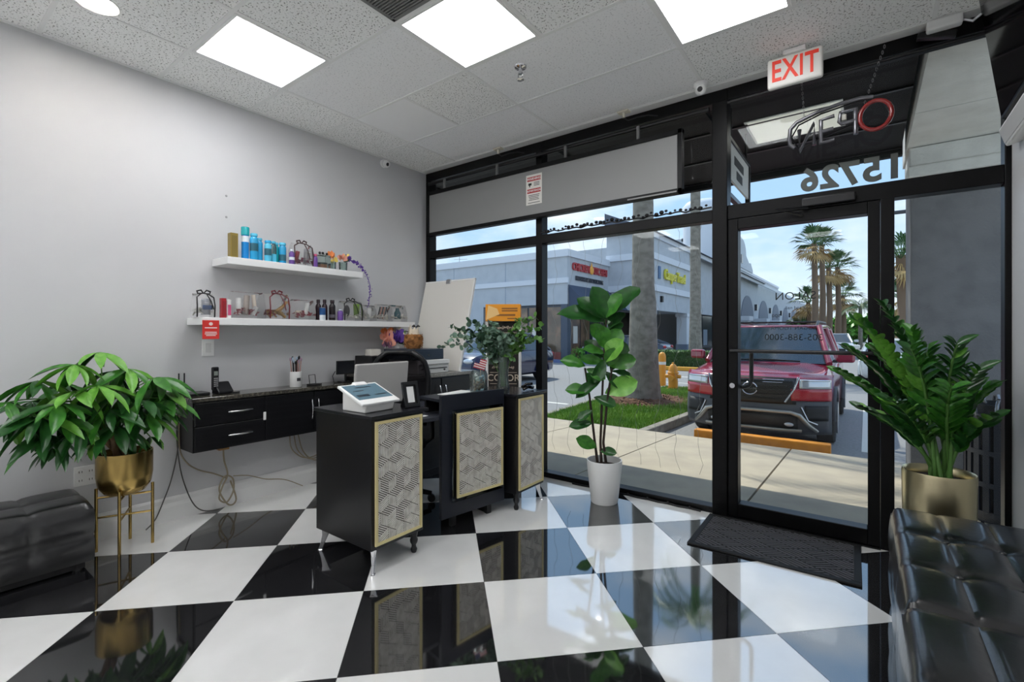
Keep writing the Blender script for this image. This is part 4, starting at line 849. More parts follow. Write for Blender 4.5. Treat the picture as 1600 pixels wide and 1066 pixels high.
for x in (-.19, .12):
    for k in range(11): MB().tube([(x + .004 * math.cos(a) + .10 * (k / 11) * (1 if x > 0 else -.2), .003 * (k % 2), .095 + .03 * k + .012 * math.sin(a)) for a in [q * PI / 4 for q in range(8)]], .0014, 4, True).build('chain_link', STEEL, t)
# string light along the transom bar
t = thing('string_light', 'black string light cable with small bulbs along the transom bar', 'string light', (-2.35, WW - .06, TB1 + .006))
P = [(x * 1.46 / 40, .012 * math.sin(x * 1.3), .008 + .006 * math.sin(x * 2.1)) for x in range(41)]
MB().tube(P, .006, 6).build('cable', BLACK, t, smooth=60)
for k in range(1, 40, 1): MB().ball((P[k][0], P[k][1], P[k][2] + .012 + random.uniform(-.004, .010)), random.uniform(.008, .016), 8, 5, (1.2, 1, 1)).build('bulb', BLACKM, t, smooth=180)
for k in range(9):
    x = .12 + k * .155; pts = []; ph = random.uniform(0, 6)
    for q_ in range(26): pts.append((x + .02 * math.sin(q_ * .8 + ph) + .012 * math.sin(q_ * 2.1 + ph), .042, -.06 - q_ * .075))
    MB().tube(pts, .0011, 4).build('hanging_wire', mat('thin_wire', '8d8f8c', .5), t, smooth=60)
pts = [(-2.02 + .003, WW - .075, .009)] + [(-2.0 + k * .08, WW - .06 - .012 * (k % 2), .008) for k in range(1, 14)]
t2 = thing('floor_cable', 'black cable lying along the bottom of the window', 'cable', (0, 0, 0))
MB().tube(pts, .0075, 6).build('cord', BLACK, t2, smooth=60)
for k in range(2, 13, 2): MB().ball((pts[k][0], pts[k][1] - .004, .014), .012, 8, 5).build('bulb', BLACKM, t2, smooth=180)
# ================================================================== benches
def bench(label, loc, rz, W_, L_, H_, nx, ny, name='tufted_bench', puff=.022, btn=True):
    """local: x in [0,W_], y in [0,L_]; tufted top, stitched sides"""
    t = thing(name, label, 'bench', loc, rz, 'black leather benches')
    rad = .035; base = .05
    def seam(s, n): # distance to the closest seam in cell units 0..0.5
        q_ = s * n; return abs(q_ - round(q_))
    def top(u, v):
        x, y = u * W_, v * L_
        du, dv = min(1, seam(u, nx) * 2), min(1, seam(v, ny) * 2)
        edge = min(x, W_ - x, y, L_ - y)
        z = H_ - puff
        bu = 1 - (1 - du) ** 3; bv = 1 - (1 - dv) ** 3
        z += puff * (bu * bv) ** .55
        bd = 1e9
        for i in range(1, nx):
            for j in range(1, ny): bd = min(bd, math.hypot(x - W_ * i / nx, y - L_ * j / ny))
        if btn: z -= .016 * math.exp(-(bd / .035) ** 2)
        if edge < rad: z -= rad - math.sqrt(max(0, rad * rad - (rad - edge) ** 2))
        return (x, y, z)
    nu, nv = nx * 14, ny * 14
    mb = MB().grid(top, nu, nv)
    # sides follow the perimeter down with a bulge and a horizontal seam
    per = [(i / nu, 0) for i in range(nu)] + [(1, j / nv) for j in range(nv)] + [(1 - i / nu, 1) for i in range(nu)] + [(0, 1 - j / nv) for j in range(nv)]
    ring = []; lv = 12
    for q_ in range(lv + 1):
        f = q_ / lv
        for (u, v) in per:
            x, y, z = top(u, v); zz = z + (base - z) * f
            nrm = Vector(((1 if u == 1 else -1 if u == 0 else 0), (1 if v == 1 else -1 if v == 0 else 0), 0))
            sdist = seam(v, ny) if u in (0, 1) else seam(u, nx)
            b = .010 * (1 - (1 - min(1, sdist * 2)) ** 4) * math.sin(PI * min(1, abs(f - .5) * 2 + .0) ) + .004 * (1 if .04 < f < .97 else 0) - (.004 if abs(f - .5) < .05 else 0)
            ring.append((x + nrm.x * b, y + nrm.y * b, zz))
    n = len(per); mb.add(ring, [(q_ * n + k, (q_ + 1) * n + k, (q_ + 1) * n + (k + 1) % n, q_ * n + (k + 1) % n) for q_ in range(lv) for k in range(n)])
    mb.build('upholstery', LEATHER, t, smooth=50)
    MB().box(.03, W_ - .03, .03, L_ - .03, .012, base + .01).build('base', BLACKM, t)
    for x in (.05, W_ - .05):
        for y in (.06, L_ - .06): MB().cyl((x, y, 0), (x, y, .03), .022, n=12).build('foot', BLACKM, t)
    if btn:
        bm = MB().ball((0, 0, 0), .013, 12, 6, (1, 1, .55)).mesh('button', LEATHER, 180)
        for i in range(1, nx):
            for j in range(1, ny):
                p = top(i / nx, j / ny); piece('button', bm, t, Matrix.Translation((p[0], p[1], p[2] + .004)))
    return t
bench('black tufted leather bench in front of the gold pot by the entrance', (.098, 1.945, 0), 0, .500, 1.06, .455, 3, 3, puff=.013)
bench('black tufted leather bench closest to the viewer along the right wall', (.088, .69, 0), 0, .505, 1.22, .475, 3, 3, puff=.015)
bench('black leather bench against the left wall beside the brass plant stand', (-3.80, -.55, 0), 0, .39, 1.27, .385, 2, 5, btn=False, puff=.016)
# ================================================================== potted plants
def leaf_set(name, ws, m, **k): return [MB_.mesh(name, m, 180) for MB_ in (leaf_mb(w, **k) for w in ws)]
# --- money tree in a brass bowl on a stand
PC = Vector((-3.60, .905, 0))
t = thing('plant_stand', 'thin brass four-legged plant stand beside the left bench', 'plant stand', PC, .35)
for k in range(4):
    a = k * PI / 2 + PI / 4; x, y = .135 * math.cos(a), .135 * math.sin(a)
    MB().cyl((x, y, 0), (x, y, .375), .0085, n=10).build('leg', GOLD, t, smooth=40)
MB().cyl((-.095, -.095, .20), (.095, .095, .20), .006, n=8).build('crossbar', GOLD, t); MB().cyl((-.095, .095, .20), (.095, -.095, .20), .006, n=8).build('crossbar', GOLD, t)
MB().cyl((-.095, -.095, .318), (.095, .095, .318), .006, n=8).build('crossbar', GOLD, t); MB().cyl((-.095, .095, .318), (.095, -.095, .318), .006, n=8).build('crossbar', GOLD, t)
t = thing('potted_money_tree', 'leafy money tree in a round brushed brass pot', 'plant', PC + Vector((0, 0, .326)))
MB().lathe([(.0001, 0), (.06, 0), (.10, .018), (.128, .06), (.137, .12), (.138, .258), (.132, .258), (.130, .12), (.05, .02), (.0001, .02)], n=40).build('pot', GOLD, t, smooth=50)
MB().lathe([(.0001, .225), (.131, .215)], n=24).build('soil', SOIL, t)
for k in range(3):
    P = []
    for q_ in range(14):
        f = q_ / 13; a = k * 2.1 + f * 5; P.append(Vector((.02 * math.cos(a) - .0 * f, .02 * math.sin(a) - .13 * f, .20 + .26 * f)))
    MB().tube(P, [.018 - .006 * q_ / 13 for q_ in range(14)], 8).build('trunk', STEMB, t, smooth=60)
top0 = Vector((0, -.10, .46)); rnd = random.Random(11)
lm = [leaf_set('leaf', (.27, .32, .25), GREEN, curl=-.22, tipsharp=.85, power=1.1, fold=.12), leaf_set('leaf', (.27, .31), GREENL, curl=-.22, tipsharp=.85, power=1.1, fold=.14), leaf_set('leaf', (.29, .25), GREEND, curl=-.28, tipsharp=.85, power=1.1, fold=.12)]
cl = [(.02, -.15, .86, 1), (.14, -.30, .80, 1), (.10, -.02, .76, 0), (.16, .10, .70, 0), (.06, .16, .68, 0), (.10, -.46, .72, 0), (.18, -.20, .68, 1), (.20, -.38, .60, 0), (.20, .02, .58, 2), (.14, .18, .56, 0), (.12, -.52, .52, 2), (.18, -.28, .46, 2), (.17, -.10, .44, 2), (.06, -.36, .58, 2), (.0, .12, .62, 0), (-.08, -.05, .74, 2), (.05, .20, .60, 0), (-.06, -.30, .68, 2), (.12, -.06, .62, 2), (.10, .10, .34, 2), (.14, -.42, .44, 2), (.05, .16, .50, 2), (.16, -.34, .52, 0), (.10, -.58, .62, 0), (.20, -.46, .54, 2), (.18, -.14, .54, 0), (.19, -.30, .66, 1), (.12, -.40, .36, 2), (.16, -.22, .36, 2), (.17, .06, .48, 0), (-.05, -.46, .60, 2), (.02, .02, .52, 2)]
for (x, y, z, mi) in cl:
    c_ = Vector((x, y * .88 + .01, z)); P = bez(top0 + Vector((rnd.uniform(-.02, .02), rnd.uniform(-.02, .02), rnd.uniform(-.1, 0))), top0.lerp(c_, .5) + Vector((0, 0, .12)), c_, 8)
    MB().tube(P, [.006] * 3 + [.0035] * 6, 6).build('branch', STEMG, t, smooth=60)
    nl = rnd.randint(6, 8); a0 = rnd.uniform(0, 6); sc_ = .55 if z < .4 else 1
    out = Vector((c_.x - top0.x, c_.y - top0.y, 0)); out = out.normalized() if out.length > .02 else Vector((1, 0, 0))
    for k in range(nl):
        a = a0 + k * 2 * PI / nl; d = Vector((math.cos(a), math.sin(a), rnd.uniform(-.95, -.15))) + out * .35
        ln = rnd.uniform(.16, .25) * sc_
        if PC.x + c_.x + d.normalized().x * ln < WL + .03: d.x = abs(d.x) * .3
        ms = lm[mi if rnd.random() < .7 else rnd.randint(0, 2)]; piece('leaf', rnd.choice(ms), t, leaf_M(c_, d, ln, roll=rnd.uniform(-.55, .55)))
# --- fiddle leaf fig in white pot
FC = Vector((-1.615, 3.355, 0))
t = thing('potted_fiddle_leaf_fig', 'tall fiddle leaf fig in a fluted white pot', 'plant', FC)
mb = MB(); n = 48; prof = [(.098, 0), (.102, .01), (.133, .30), (.133, .325), (.126, .325), (.124, .27), (.0001, .27)]
vv = [((r + (.0016 * (k % 2) if 1 <= i <= 2 else 0)) * math.cos(2 * PI * k / n), (r + (.0016 * (k % 2) if 1 <= i <= 2 else 0)) * math.sin(2 * PI * k / n), z) for i, (r, z) in enumerate(prof) for k in range(n)]
mb.add(vv, [(i * n + k, i * n + (k + 1) % n, (i + 1) * n + (k + 1) % n, (i + 1) * n + k) for i in range(len(prof) - 1) for k in range(n)] + [tuple(reversed(range(n)))])
mb.build('pot', mat('white_ceramic', 'e6e7e6', .35), t, smooth=30)
MB().lathe([(.0001, .292), (.06, .288), (.126, .272)], n=24).build('soil', SOIL, t, smooth=60)
Rv = Vector((.8017, .5978, 0)); Fv = Vector((-.5978, .8017, 0))
def fp(r_, z_, dep=0.0):           # r_ = metres along the front of the plant, dep = towards the window
    return Rv * r_ + Fv * dep + Vector((0, 0, z_))
DK = mat('dark_stem', '2e2018', .6)
for pts in ([(-0.020, 0.230, 0), (-0.030, 0.454, 0), (-0.015, 0.802, .01), (0.000, 1.200, 0), (0.015, 1.400, 0)], [(-0.040, 0.230, .02), (-0.070, 0.454, .02), (-0.109, 0.802, .03), (-0.144, 1.026, .03)], [(0.020, 0.230, -.01), (-0.010, 0.454, -.01), (0.020, 0.802, -.02), (0.055, 1.026, -.02)]):
    P = [fp(*p) for p in pts]; MB().tube(P, [.012, .010, .009, .008, .006][:len(P)], 8).build('stem', DK, t, smooth=60)
FL = [leaf_set('leaf', (.66,), GREEND, curl=-.14, nu=10, power=1.35, tipsharp=.62, fold=.22, wav=.025), leaf_set('leaf', (.70,), GREEN, curl=-.10, nu=10, power=1.35, tipsharp=.62, fold=.24, wav=.025), leaf_set('leaf', (.66,), GREENL, curl=-.12, nu=10, power=1.35, tipsharp=.62, fold=.22, wav=.025)]
fig = [(0.000, 1.375, -0.299, 1.464, -.02, 0, .8), (0.010, 1.414, -0.070, 1.618, -.04, 0, 1), (0.015, 1.414, 0.090, 1.569, -.06, 1, 1), (0.020, 1.409, 0.219, 1.633, .0, 0, .8), (0.000, 1.400, -0.164, 1.559, .04, 0, .8), (0.030, 1.325, 0.139, 1.449, .04, 0, .8), (0.010, 1.176, -0.040, 1.325, -.05, 1, 1), (0.010, 1.161, 0.104, 1.300, -.03, 1, 1), (0.000, 1.071, 0.090, 1.225, -.08, 2, 1), (0.000, 1.101, -0.119, 1.225, .04, 0, .8), (0.000, 1.071, -0.159, 1.101, -.02, 1, .6), (0.020, 1.051, 0.204, 1.091, -.03, 1, .8), (0.030, 1.041, 0.055, 1.161, -.06, 1, 1), (-0.144, 1.041, -0.308, 1.086, -.02, 1, .8), (-0.139, 1.021, -0.020, 0.962, -.04, 1, .8), (0.055, 1.001, 0.189, 0.977, -.02, 0, .8), (0.045, 1.001, 0.090, 1.091, .03, 0, .8), (0.005, 0.832, 0.199, 0.922, -.06, 2, .9), (-0.010, 0.952, -0.194, 0.832, -.02, 0, .5), (-0.100, 0.852, -0.269, 0.862, .02, 1, .7), (-0.080, 0.802, 0.055, 0.763, -.05, 0, .8), (-0.090, 0.703, -0.194, 0.643, -.02, 0, .8), (-0.090, 0.603, -0.244, 0.594, -.03, 0, .7), (-0.060, 0.419, -0.194, 0.484, -.04, 1, .8), (-0.040, 0.395, 0.065, 0.390, -.04, 0, .8), (-0.070, 0.902, -0.129, 0.977, -.05, 0, .8), (0.010, 1.250, -0.095, 1.340, -.06, 1, .9), (0.010, 1.300, 0.129, 1.375, .02, 0, .8), (0.005, 1.225, 0.154, 1.176, -.05, 0, .8), (0.000, 1.141, -0.144, 1.176, -.06, 1, .7), (0.005, 1.101, -0.070, 0.952, -.05, 0, .7), (0.020, 1.101, 0.169, 1.176, .03, 0, .8), (0.005, 1.350, 0.055, 1.499, .03, 0, .9), (0.000, 1.001, 0.104, 0.902, -.03, 0, .7)]
for (bx, by, tx, ty, dep, mi, ws) in fig:
    b0, t0 = fp(bx, by), fp(tx, ty, dep); d = t0 - b0
    if FC.y + (b0 + d * 1.15).y > WW - .07: d.y -= .05
    piece('leaf', FL[mi][0], t, leaf_M(b0, d, max(.11, d.length * 1.18), up=Vector((.45, -.75, .55)), roll=random.uniform(-.5, .5), wscale=ws))
# --- ZZ plant in a pale gold pot
ZC = Vector((.302, 3.315, 0))
t = thing('potted_zz_plant', 'glossy green ZZ plant in a tall pale gold pot by the entrance', 'plant', ZC)
MB().lathe([(.0001, .19), (.140, .19), (.144, .20), (.150, .565), (.147, .58), (.141, .575), (.138, .53), (.0001, .53)], n=40).build('pot', PALEGOLD, t, smooth=50)
MB().lathe([(.0001, .548), (.09, .545), (.139, .532)], n=24).build('soil', SOIL, t, smooth=60)
for k in range(3):
    a = k * 2.094 + .6; MB().tube([(.13 * math.cos(a), .13 * math.sin(a), .20), (.15 * math.cos(a), .15 * math.sin(a), 0)], [.014, .010], 10).build('leg', BLACKM, t, smooth=40)
rnd = random.Random(5)
ZL_ = [leaf_set('leaflet', (.46, .5), GREEN, curl=-.08, power=.95, tipsharp=.68, fold=.20), leaf_set('leaflet', (.46,), GREEND, curl=-.10, power=.9, tipsharp=.8, fold=.2), leaf_set('leaflet', (.5,), GREENL, curl=-.06, power=.9, tipsharp=.8, fold=.2)]
for mz in ZL_:
    for me in mz: pass
zs = [(-.33, -.08, 1.36, 2), (-.22, .05, 1.44, 1), (-.42, -.16, 1.08, 0), (-.32, -.05, .88, 1), (-.12, -.22, 1.22, 0), (.06, -.10, 1.24, 1), (.12, -.2, 1.12, 1), (.20, .02, 1.02, 0), (.18, -.16, .90, 1), (-.04, .10, 1.20, 0), (.02, -.30, 1.04, 0), (-.20, -.26, .96, 1), (-.27, .10, 1.20, 0), (.10, .12, 1.10, 1), (-.10, -.05, 1.30, 0), (-.38, .02, 1.20, 1)]
for (x, y, z, mi) in zs:
    base = Vector((rnd.uniform(-.06, .06), rnd.uniform(-.06, .06), .53)); tip = Vector((x, y, z))
    P = bez(base, Vector((x * .35, y * .35, .53 + (z - .53) * .75)), tip, 18)
    st = MB().tube(P, [.011 - .007 * q_ / 18 for q_ in range(19)], 8).build('stem', STEMG, t, smooth=60)
    side0 = (tip - base).cross(Vector((0, 0, 1))); side0 = side0.normalized() if side0.length > .01 else Vector((1, 0, 0))
    for q_ in range(6, 19):
        tan = (P[min(18, q_ + 1)] - P[q_ - 1]).normalized()
        for s in (-1, 1):
            d = side0 * s * .75 + tan * .75 + Vector((0, 0, .12)) + Vector((rnd.uniform(-.15, .15), rnd.uniform(-.15, .15), rnd.uniform(-.15, .15)))
            ln = rnd.uniform(.085, .115) * (1.08 if q_ < 14 else .85); e_ = ZC + P[q_] + d.normalized() * ln
            if e_.y > WW - .06 or e_.x > WR - .02: continue
            ms = ZL_[mi if rnd.random() < .75 else rnd.randint(0, 2)]
            piece('leaflet', rnd.choice(ms), st, leaf_M(P[q_], d, ln, up=Vector((0, -.4, 1)) , roll=s * -.35))
# ================================================================== door mat
t = thing('door_mat', 'black ribbed rubber door mat with diamond weave in front of the door', 'mat', (-.455, 3.285, .001), .018)
mw, md = .435, .29
RB = mat('mat_rubber', '0c0c0e', .7)
MB().box(-mw, mw, -md, md, 0, .006).build('backing', RB, t, bevel=.003)
e_ = .035; MB().box(-mw, mw, -md, -md + e_, .004, .010).box(-mw, mw, md - e_, md, .004, .010).box(-mw, -mw + e_, -md + e_, md - e_, .004, .010).box(mw - e_, mw, -md + e_, md - e_, .004, .010).build('border', RB, t, bevel=.003)
rb = MB(); cell = .125
for i in range(-6, 7):
    for j in range(-6, 7):
        cx, cy = (i - j) * cell * .95, (i + j) * cell * .55
        for k in range(5):
            f = (k + .5) / 5 - .5
            a_ = Vector((.95 * cell, .55 * cell)); b_ = Vector((-.95 * cell, .55 * cell))
            if (i + j) % 2: a_, b_ = b_, a_
            p0 = Vector((cx, cy)) + b_ * f * 1.0 - a_ * .46; p1 = Vector((cx, cy)) + b_ * f + a_ * .46; nn = Vector((-(p1 - p0).y, (p1 - p0).x)).normalized() * .0042
            P = [(p0 - nn)[:], (p1 - nn)[:], (p1 + nn)[:], (p0 + nn)[:]]; P = clip_poly([tuple(p) for p in P], -mw + e_, mw - e_, -md + e_, md - e_)
            if len(P) < 3 or area(P) < 1e-5: continue
            rb.prism(P, .005, .0095)
o = rb.build('ribs', mat('mat_rib', '55555c', .8), t); o['kind'] = 'stuff'
# ================================================================== wall TV
t = thing('wall_tv', 'black flat screen television tilted down on the right wall', 'television', (.535, 3.38, 2.68))
Mt = Matrix.Rotation(-.128, 4, 'Y')
MB().box(-.03, .0, -1.15, 0, -.31, .33, Mt).build('bezel', ALU, t, bevel=.005); MB().box(-.032, -.03, -1.14, -.012, -.295, .32, Mt).build('screen', mat('tv_screen', '060607', .08), t)
MB().box(0, .03, -.95, -.2, -.2, .2, Mt).build('rear_case', BLACKM, t, bevel=.008)
MB().box(.0, .082, -.75, -.45, -.06, .06).build('wall_bracket', STEEL, t)
t = thing('wall_speaker', 'slim white speaker bar on the right wall under the television', 'speaker', (.60, 3.12, 2.30))
MB().box(-.05, .018, -.42, .30, -.05, .05, Matrix.Rotation(-.3, 4, 'Y')).build('case', WHITE, t, bevel=.012, seg=3); MB().box(-.053, -.05, -.40, .28, -.035, .035, Matrix.Rotation(-.3, 4, 'Y')).build('grille', mat('speaker_grille', 'b9b9b9', .7), t)
t = thing('ceiling_bracket', 'white plastic fixture with cable at the ceiling by the television', 'bracket', (.36, 3.52, 2.995))
MB().box(-.09, .06, -.03, .03, -.02, .036).build('housing', WHITE, t, bevel=.012, seg=3); MB().tube([(.05, 0, .01), (.1, .0, -.02), (.14, -.03, 0)], .008, 6).build('cable', STEEL, t, smooth=60)
MB().box(-.12, .05, .02, .06, -.055, -.02, Matrix.Rotation(.25, 4, 'Y')).build('arm', BLACK, t, bevel=.004)
# ================================================================== outdoors: ground
LZ = -0.32
CONC = mat('concrete', 'b3a896', .85, noise=(3, 'a2988a', .35, .7), bump=(60, .25)); ASPH = mat('asphalt', '8a8a8b', .9, noise=(25, '787879', .4, .7), bump=(120, .3))
struct('parking_lot', 'grey asphalt parking lot', mb=MB().box(-70, 40, 6.9, 160, LZ - .3, LZ), m=ASPH)
sw = struct('sidewalk', 'pale concrete sidewalk in front of the shop', mb=MB().add([(-14, 3.70, -.06), (8, 3.70, -.06), (8, 6.93, -.20), (-14, 6.93, -.20), (-14, 3.70, -.5), (8, 3.70, -.5), (8, 6.93, -.5), (-14, 6.93, -.5)], [(0, 1, 2, 3), (4, 7, 6, 5), (0, 4, 5, 1), (1, 5, 6, 2), (2, 6, 7, 3), (3, 7, 4, 0)]), m=mat('joint_dark', '5d564c', .9))
def swz(y): return -.03 + (y - 3.70) * (-.14 / 3.23)
xs = [-.76 + 1.44 * k for k in range(-9, 7)]
for i in range(len(xs) - 1):
    x0, x1, y0, y1 = xs[i] + .009, xs[i + 1] - .009, 3.705, 6.925; cx = (x0 + x1) / 2
    MB().add([(x0 - cx, y0, swz(y0)), (x1 - cx, y0, swz(y0)), (x1 - cx, y1, swz(y1)), (x0 - cx, y1, swz(y1)), (x0 - cx, y0, swz(y0) - .05), (x1 - cx, y0, swz(y0) - .05), (x1 - cx, y1, swz(y1) - .05), (x0 - cx, y1, swz(y1) - .05)],
             [(0, 1, 2, 3), (4, 7, 6, 5), (0, 4, 5, 1), (1, 5, 6, 2), (2, 6, 7, 3), (3, 7, 4, 0)]).build('slab', CONC, sw, loc=(cx, 0, 0))
# planted island
PL = [(-4.62, 7.0), (-2.80, 7.0), (-2.66, 9.6), (-2.9, 12.2), (-3.5, 13.2), (-4.4, 13.0), (-4.9, 11.5), (-4.75, 9)]
isl = struct('planting_island', 'raised planting island with concrete kerb', mb=MB().prism(PL, LZ, -.215), m=mat('island_earth', '6d5d40', .95, noise=(8, '54662c', .4, .6)))
KERB = mat('kerb_concrete', '8f8a80', .85, noise=(8, '777168', .4, .7), bump=(50, .3))
cx = sum(p[0] for p in PL) / 8; cy = sum(p[1] for p in PL) / 8
for i in range(len(PL)):
    a, b = PL[i], PL[(i + 1) % len(PL)]
    o_ = lambda p, k: (cx + (p[0] - cx) * k, cy + (p[1] - cy) * (1 + (k - 1) * .5))
    MB().prism([o_(a, 1.0), o_(b, 1.0), o_(b, 1.13), o_(a, 1.13)][::-1], LZ, -.175).build('kerb', KERB, isl, bevel=.02)
def in_poly(x, y, P):
    c_ = False
    for i in range(len(P)):
        (x1, y1), (x2, y2) = P[i - 1], P[i]
        if (y1 > y) != (y2 > y) and x < (x2 - x1) * (y - y1) / (y2 - y1) + x1: c_ = not c_
    return c_
rnd = random.Random(3); gb = MB()
while len(gb.f) < 15000:
    x, y = rnd.uniform(-4.9, -2.6), rnd.uniform(7, 13.2)
    if not in_poly(x, y, PL) or (math.hypot(x + 4.0, (y - 10.3) * .8) < 1.0 + rnd.uniform(-.25, .1)): continue
    a = rnd.uniform(0, 6.28); h_ = rnd.uniform(.04, .10); w = rnd.uniform(.008, .016); lx, ly = rnd.uniform(-.05, .05), rnd.uniform(-.05, .05)
    gb.add([(x - w * math.cos(a), y - w * math.sin(a), -.216), (x + w * math.cos(a), y + w * math.sin(a), -.216), (x + lx, y + ly, -.216 + h_)], [(0, 1, 2)])
g = gb.build('lawn', mat('grass', '7fa53a', .7, noise=(3, '5f8a2c', .4, .65))); g['kind'] = 'stuff'; g['label'] = 'short bright green grass on the planting island'; g['category'] = 'grass'
mu = MB()
for k in range(1600):
    a = rnd.uniform(0, 6.28); r = math.sqrt(rnd.random()) * 1.05; p = Vector((-4.0 + r * math.cos(a), 10.3 + r * 1.2 * math.sin(a), -.21 + .10 * (1.05 - r))); u = Vector((rnd.uniform(-1, 1), rnd.uniform(-1, 1), rnd.uniform(-.2, .3))).normalized() * .05; w = frame_from(u)[0] * .012
    mu.add([p - u - w, p + u - w, p + u + w, p - u + w], [(0, 1, 2, 3)])
mu.lathe([(1.1, -.216), (.7, -.175), (.0001, -.12)], (-4.0, 10.3, 0), 20)
o = mu.build('mulch', mat('mulch_brown', '5d3f2c', .95, noise=(20, '80604a', .4, .7))); o['kind'] = 'stuff'; o['label'] = 'brown bark mulch around the palm trunk'; o['category'] = 'mulch'
# palms
PALM = mat('palm_trunk', '8b857a', .85, noise=(5, '6f695f', .40, .66, (1, 1, 1.4)), bump=(20, .5, (1, 1, 6)))
def feather_crown(t, z, R, n, m, seed, name='frond', droop=.9, nleaf=22):
    r_ = random.Random(seed)
    for k in range(n):
        a = k * 2.399 + r_.uniform(-.2, .2); el = r_.uniform(.1, 1.2); d = Vector((math.cos(a) * math.cos(el), math.sin(a) * math.cos(el), math.sin(el)))
        tip = Vector((math.cos(a), math.sin(a), 0)) * R * r_.uniform(.75, 1) + Vector((0, 0, z + R * (el - .75) * droop))
        P = bez((0, 0, z), Vector((0, 0, z)) + d * R * .65, tip, 10); mb = MB().tube(P, [.03 - .0025 * q_ for q_ in range(11)], 5)
        for q_ in range(2, 11):
            tan = (P[min(10, q_ + 1)] - P[q_ - 1]).normalized(); sd = tan.cross(Vector((0, 0, 1))).normalized()
            for s in (-1, 1):
                for o2 in (0, .5):
                    pb_ = P[q_ - 1].lerp(P[q_], o2); e_ = pb_ + (sd * s * .8 + tan * .6 + Vector((0, 0, -.55))).normalized() * R * .26
                    mb.add([pb_, pb_.lerp(e_, .5) + tan * R * .018, e_, pb_.lerp(e_, .5) - tan * R * .018], [(0, 1, 2, 3)])
        mb.build(name, m, t)
def royal_palm(loc, label, h_, r0, r1, flare, seed, crown_m):
    t = thing('palm_tree', label, 'palm tree', loc, 0, 'palm trees')
    prof = [(.0001, 0), (r0 * flare, 0), (r0 * (1 + (flare - 1) * .45), .18), (r0 * 1.05, .5), (r0 * .93, 1.2), (r0 * .84, 2.2)]
    q_ = 2.6
    while q_ < h_: f = q_ / h_; prof.append((r0 * .82 * (1 - f) + r1 * f + (.004 if len(prof) % 2 else 0), q_)); q_ += .35
    prof.append((r1, h_)); prof.append((.0001, h_))
    MB().lathe(prof, n=26).build('trunk', PALM, t, smooth=50)
    MB().lathe([(r1, h_), (r1 * .95, h_ + 1.0), (r1 * .5, h_ + 1.4)], n=14).build('crownshaft', STEMG, t, smooth=60)
    feather_crown(t, h_ + 1.3, 2.6, 13, crown_m, seed)
    return t
PF = mat('palm_frond', '4d7a35', .55); PFD = mat('palm_frond_dark', '355c2c', .6); PFY = mat('palm_dry', 'b79a66', .8)
royal_palm((-4.03, 10.35, -.22), 'thick grey palm trunk growing from the mulch island', 8.5, .34, .17, 1.3, 4, PF)
royal_palm((-6.25, 22.4, LZ), 'slimmer grey palm trunk behind the clipped hedge', 10.5, .30, .20, 1.25, 9, PF)
# fire hydrant and bollards
HY = mat('hydrant_yellow', 'e0952a', .45)
t = thing('fire_hydrant', 'yellow orange fire hydrant on the grass island edge', 'fire hydrant', (-4.12, 12.7, -.22))
MB().lathe([(.0001, 0), (.17, 0), (.17, .04), (.12, .05), (.12, .42), (.145, .43), (.145, .47), (.12, .48), (.11, .58), (.07, .66), (.03, .69), (.03, .73), (.0001, .73)], n=20).build('barrel', HY, t, smooth=40)
MB().cyl((-.2, 0, .36), (.2, 0, .36), .05, n=14).build('side_outlet', HY, t, smooth=40); MB().cyl((0, -.2, .32), (0, 0, .32), .07, n=14).build('front_outlet', HY, t, smooth=40)
for k, (x, y, lb) in enumerate(((-4.62, 13.3, 'yellow round bollard post just left of the hydrant'), (-2.85, 14.3, 'yellow round bollard post just behind the red car'))):
    t = thing('bollard', lb, 'bollard', (x, y, LZ), 0, 'yellow bollards'); MB().lathe([(.0001, 0), (.10, 0), (.10, .95), (.085, 1.02), (.05, 1.06), (.0001, 1.07)], n=18).build('post', HY, t, smooth=40); MB().lathe([(.103, .72), (.103, .80)], n=18).build('band', mat('band_white', 'e5e5e0', .6), t)
tag(MB().prism([(-.09, 0), (.09, 0), (.07, .23), (-.07, .23)], -.82, .82, Matrix(((0, 0, 1, 0), (1, 0, 0, 0), (0, 1, 0, 0), (0, 0, 0, 1)))).build('wheel_stop', mat('stop_orange', 'd98a1e', .6, noise=(12, 'c47a1c', .4, .7)), loc=(-1.17, 7.12, LZ), bevel=.015), 'orange painted concrete wheel stop in front of the red car', 'wheel stop')
# hedge with yellow kerb
hd = thing('hedge', 'low clipped green hedge behind the yellow painted kerb', 'hedge', (-6.0, 21.2, LZ), .0)
hb = MB().box(-2.6, 2.6, -.35, .35, .1, .78).build('hedge_core', mat('hedge_dark', '2c4a20', .8), hd)
lv = MB()
for k in range(5200):
    f = rnd.random()
    if f < .6: p = Vector((rnd.uniform(-2.65, 2.65), -.36 + rnd.uniform(-.05, .05), rnd.uniform(.08, .82)))
    else: p = Vector((rnd.uniform(-2.65, 2.65), rnd.uniform(-.4, .4), .80 + rnd.uniform(-.04, .05)))
    u = Vector((rnd.uniform(-1, 1), rnd.uniform(-1, 1), rnd.uniform(-1, 1))).normalized() * .045; w = frame_from(u)[0] * .025; lv.add([p - u, p + w, p + u, p - w], [(0, 1, 2, 3)])
o = lv.build('foliage', mat('hedge_leaf', '4f7a32', .6, noise=(3, '36591f', .4, .65)), hd); o['kind'] = 'stuff'
tag(MB().box(-3.0, 3.0, -.12, .12, 0, .17).build('painted_kerb', mat('kerb_yellow', 'd99a2b', .6), loc=(-6.0, 20.5, LZ), bevel=.03), 'yellow painted kerb along the hedge', 'kerb')
LINE = mat('road_line', 'd5d3cc', .8)
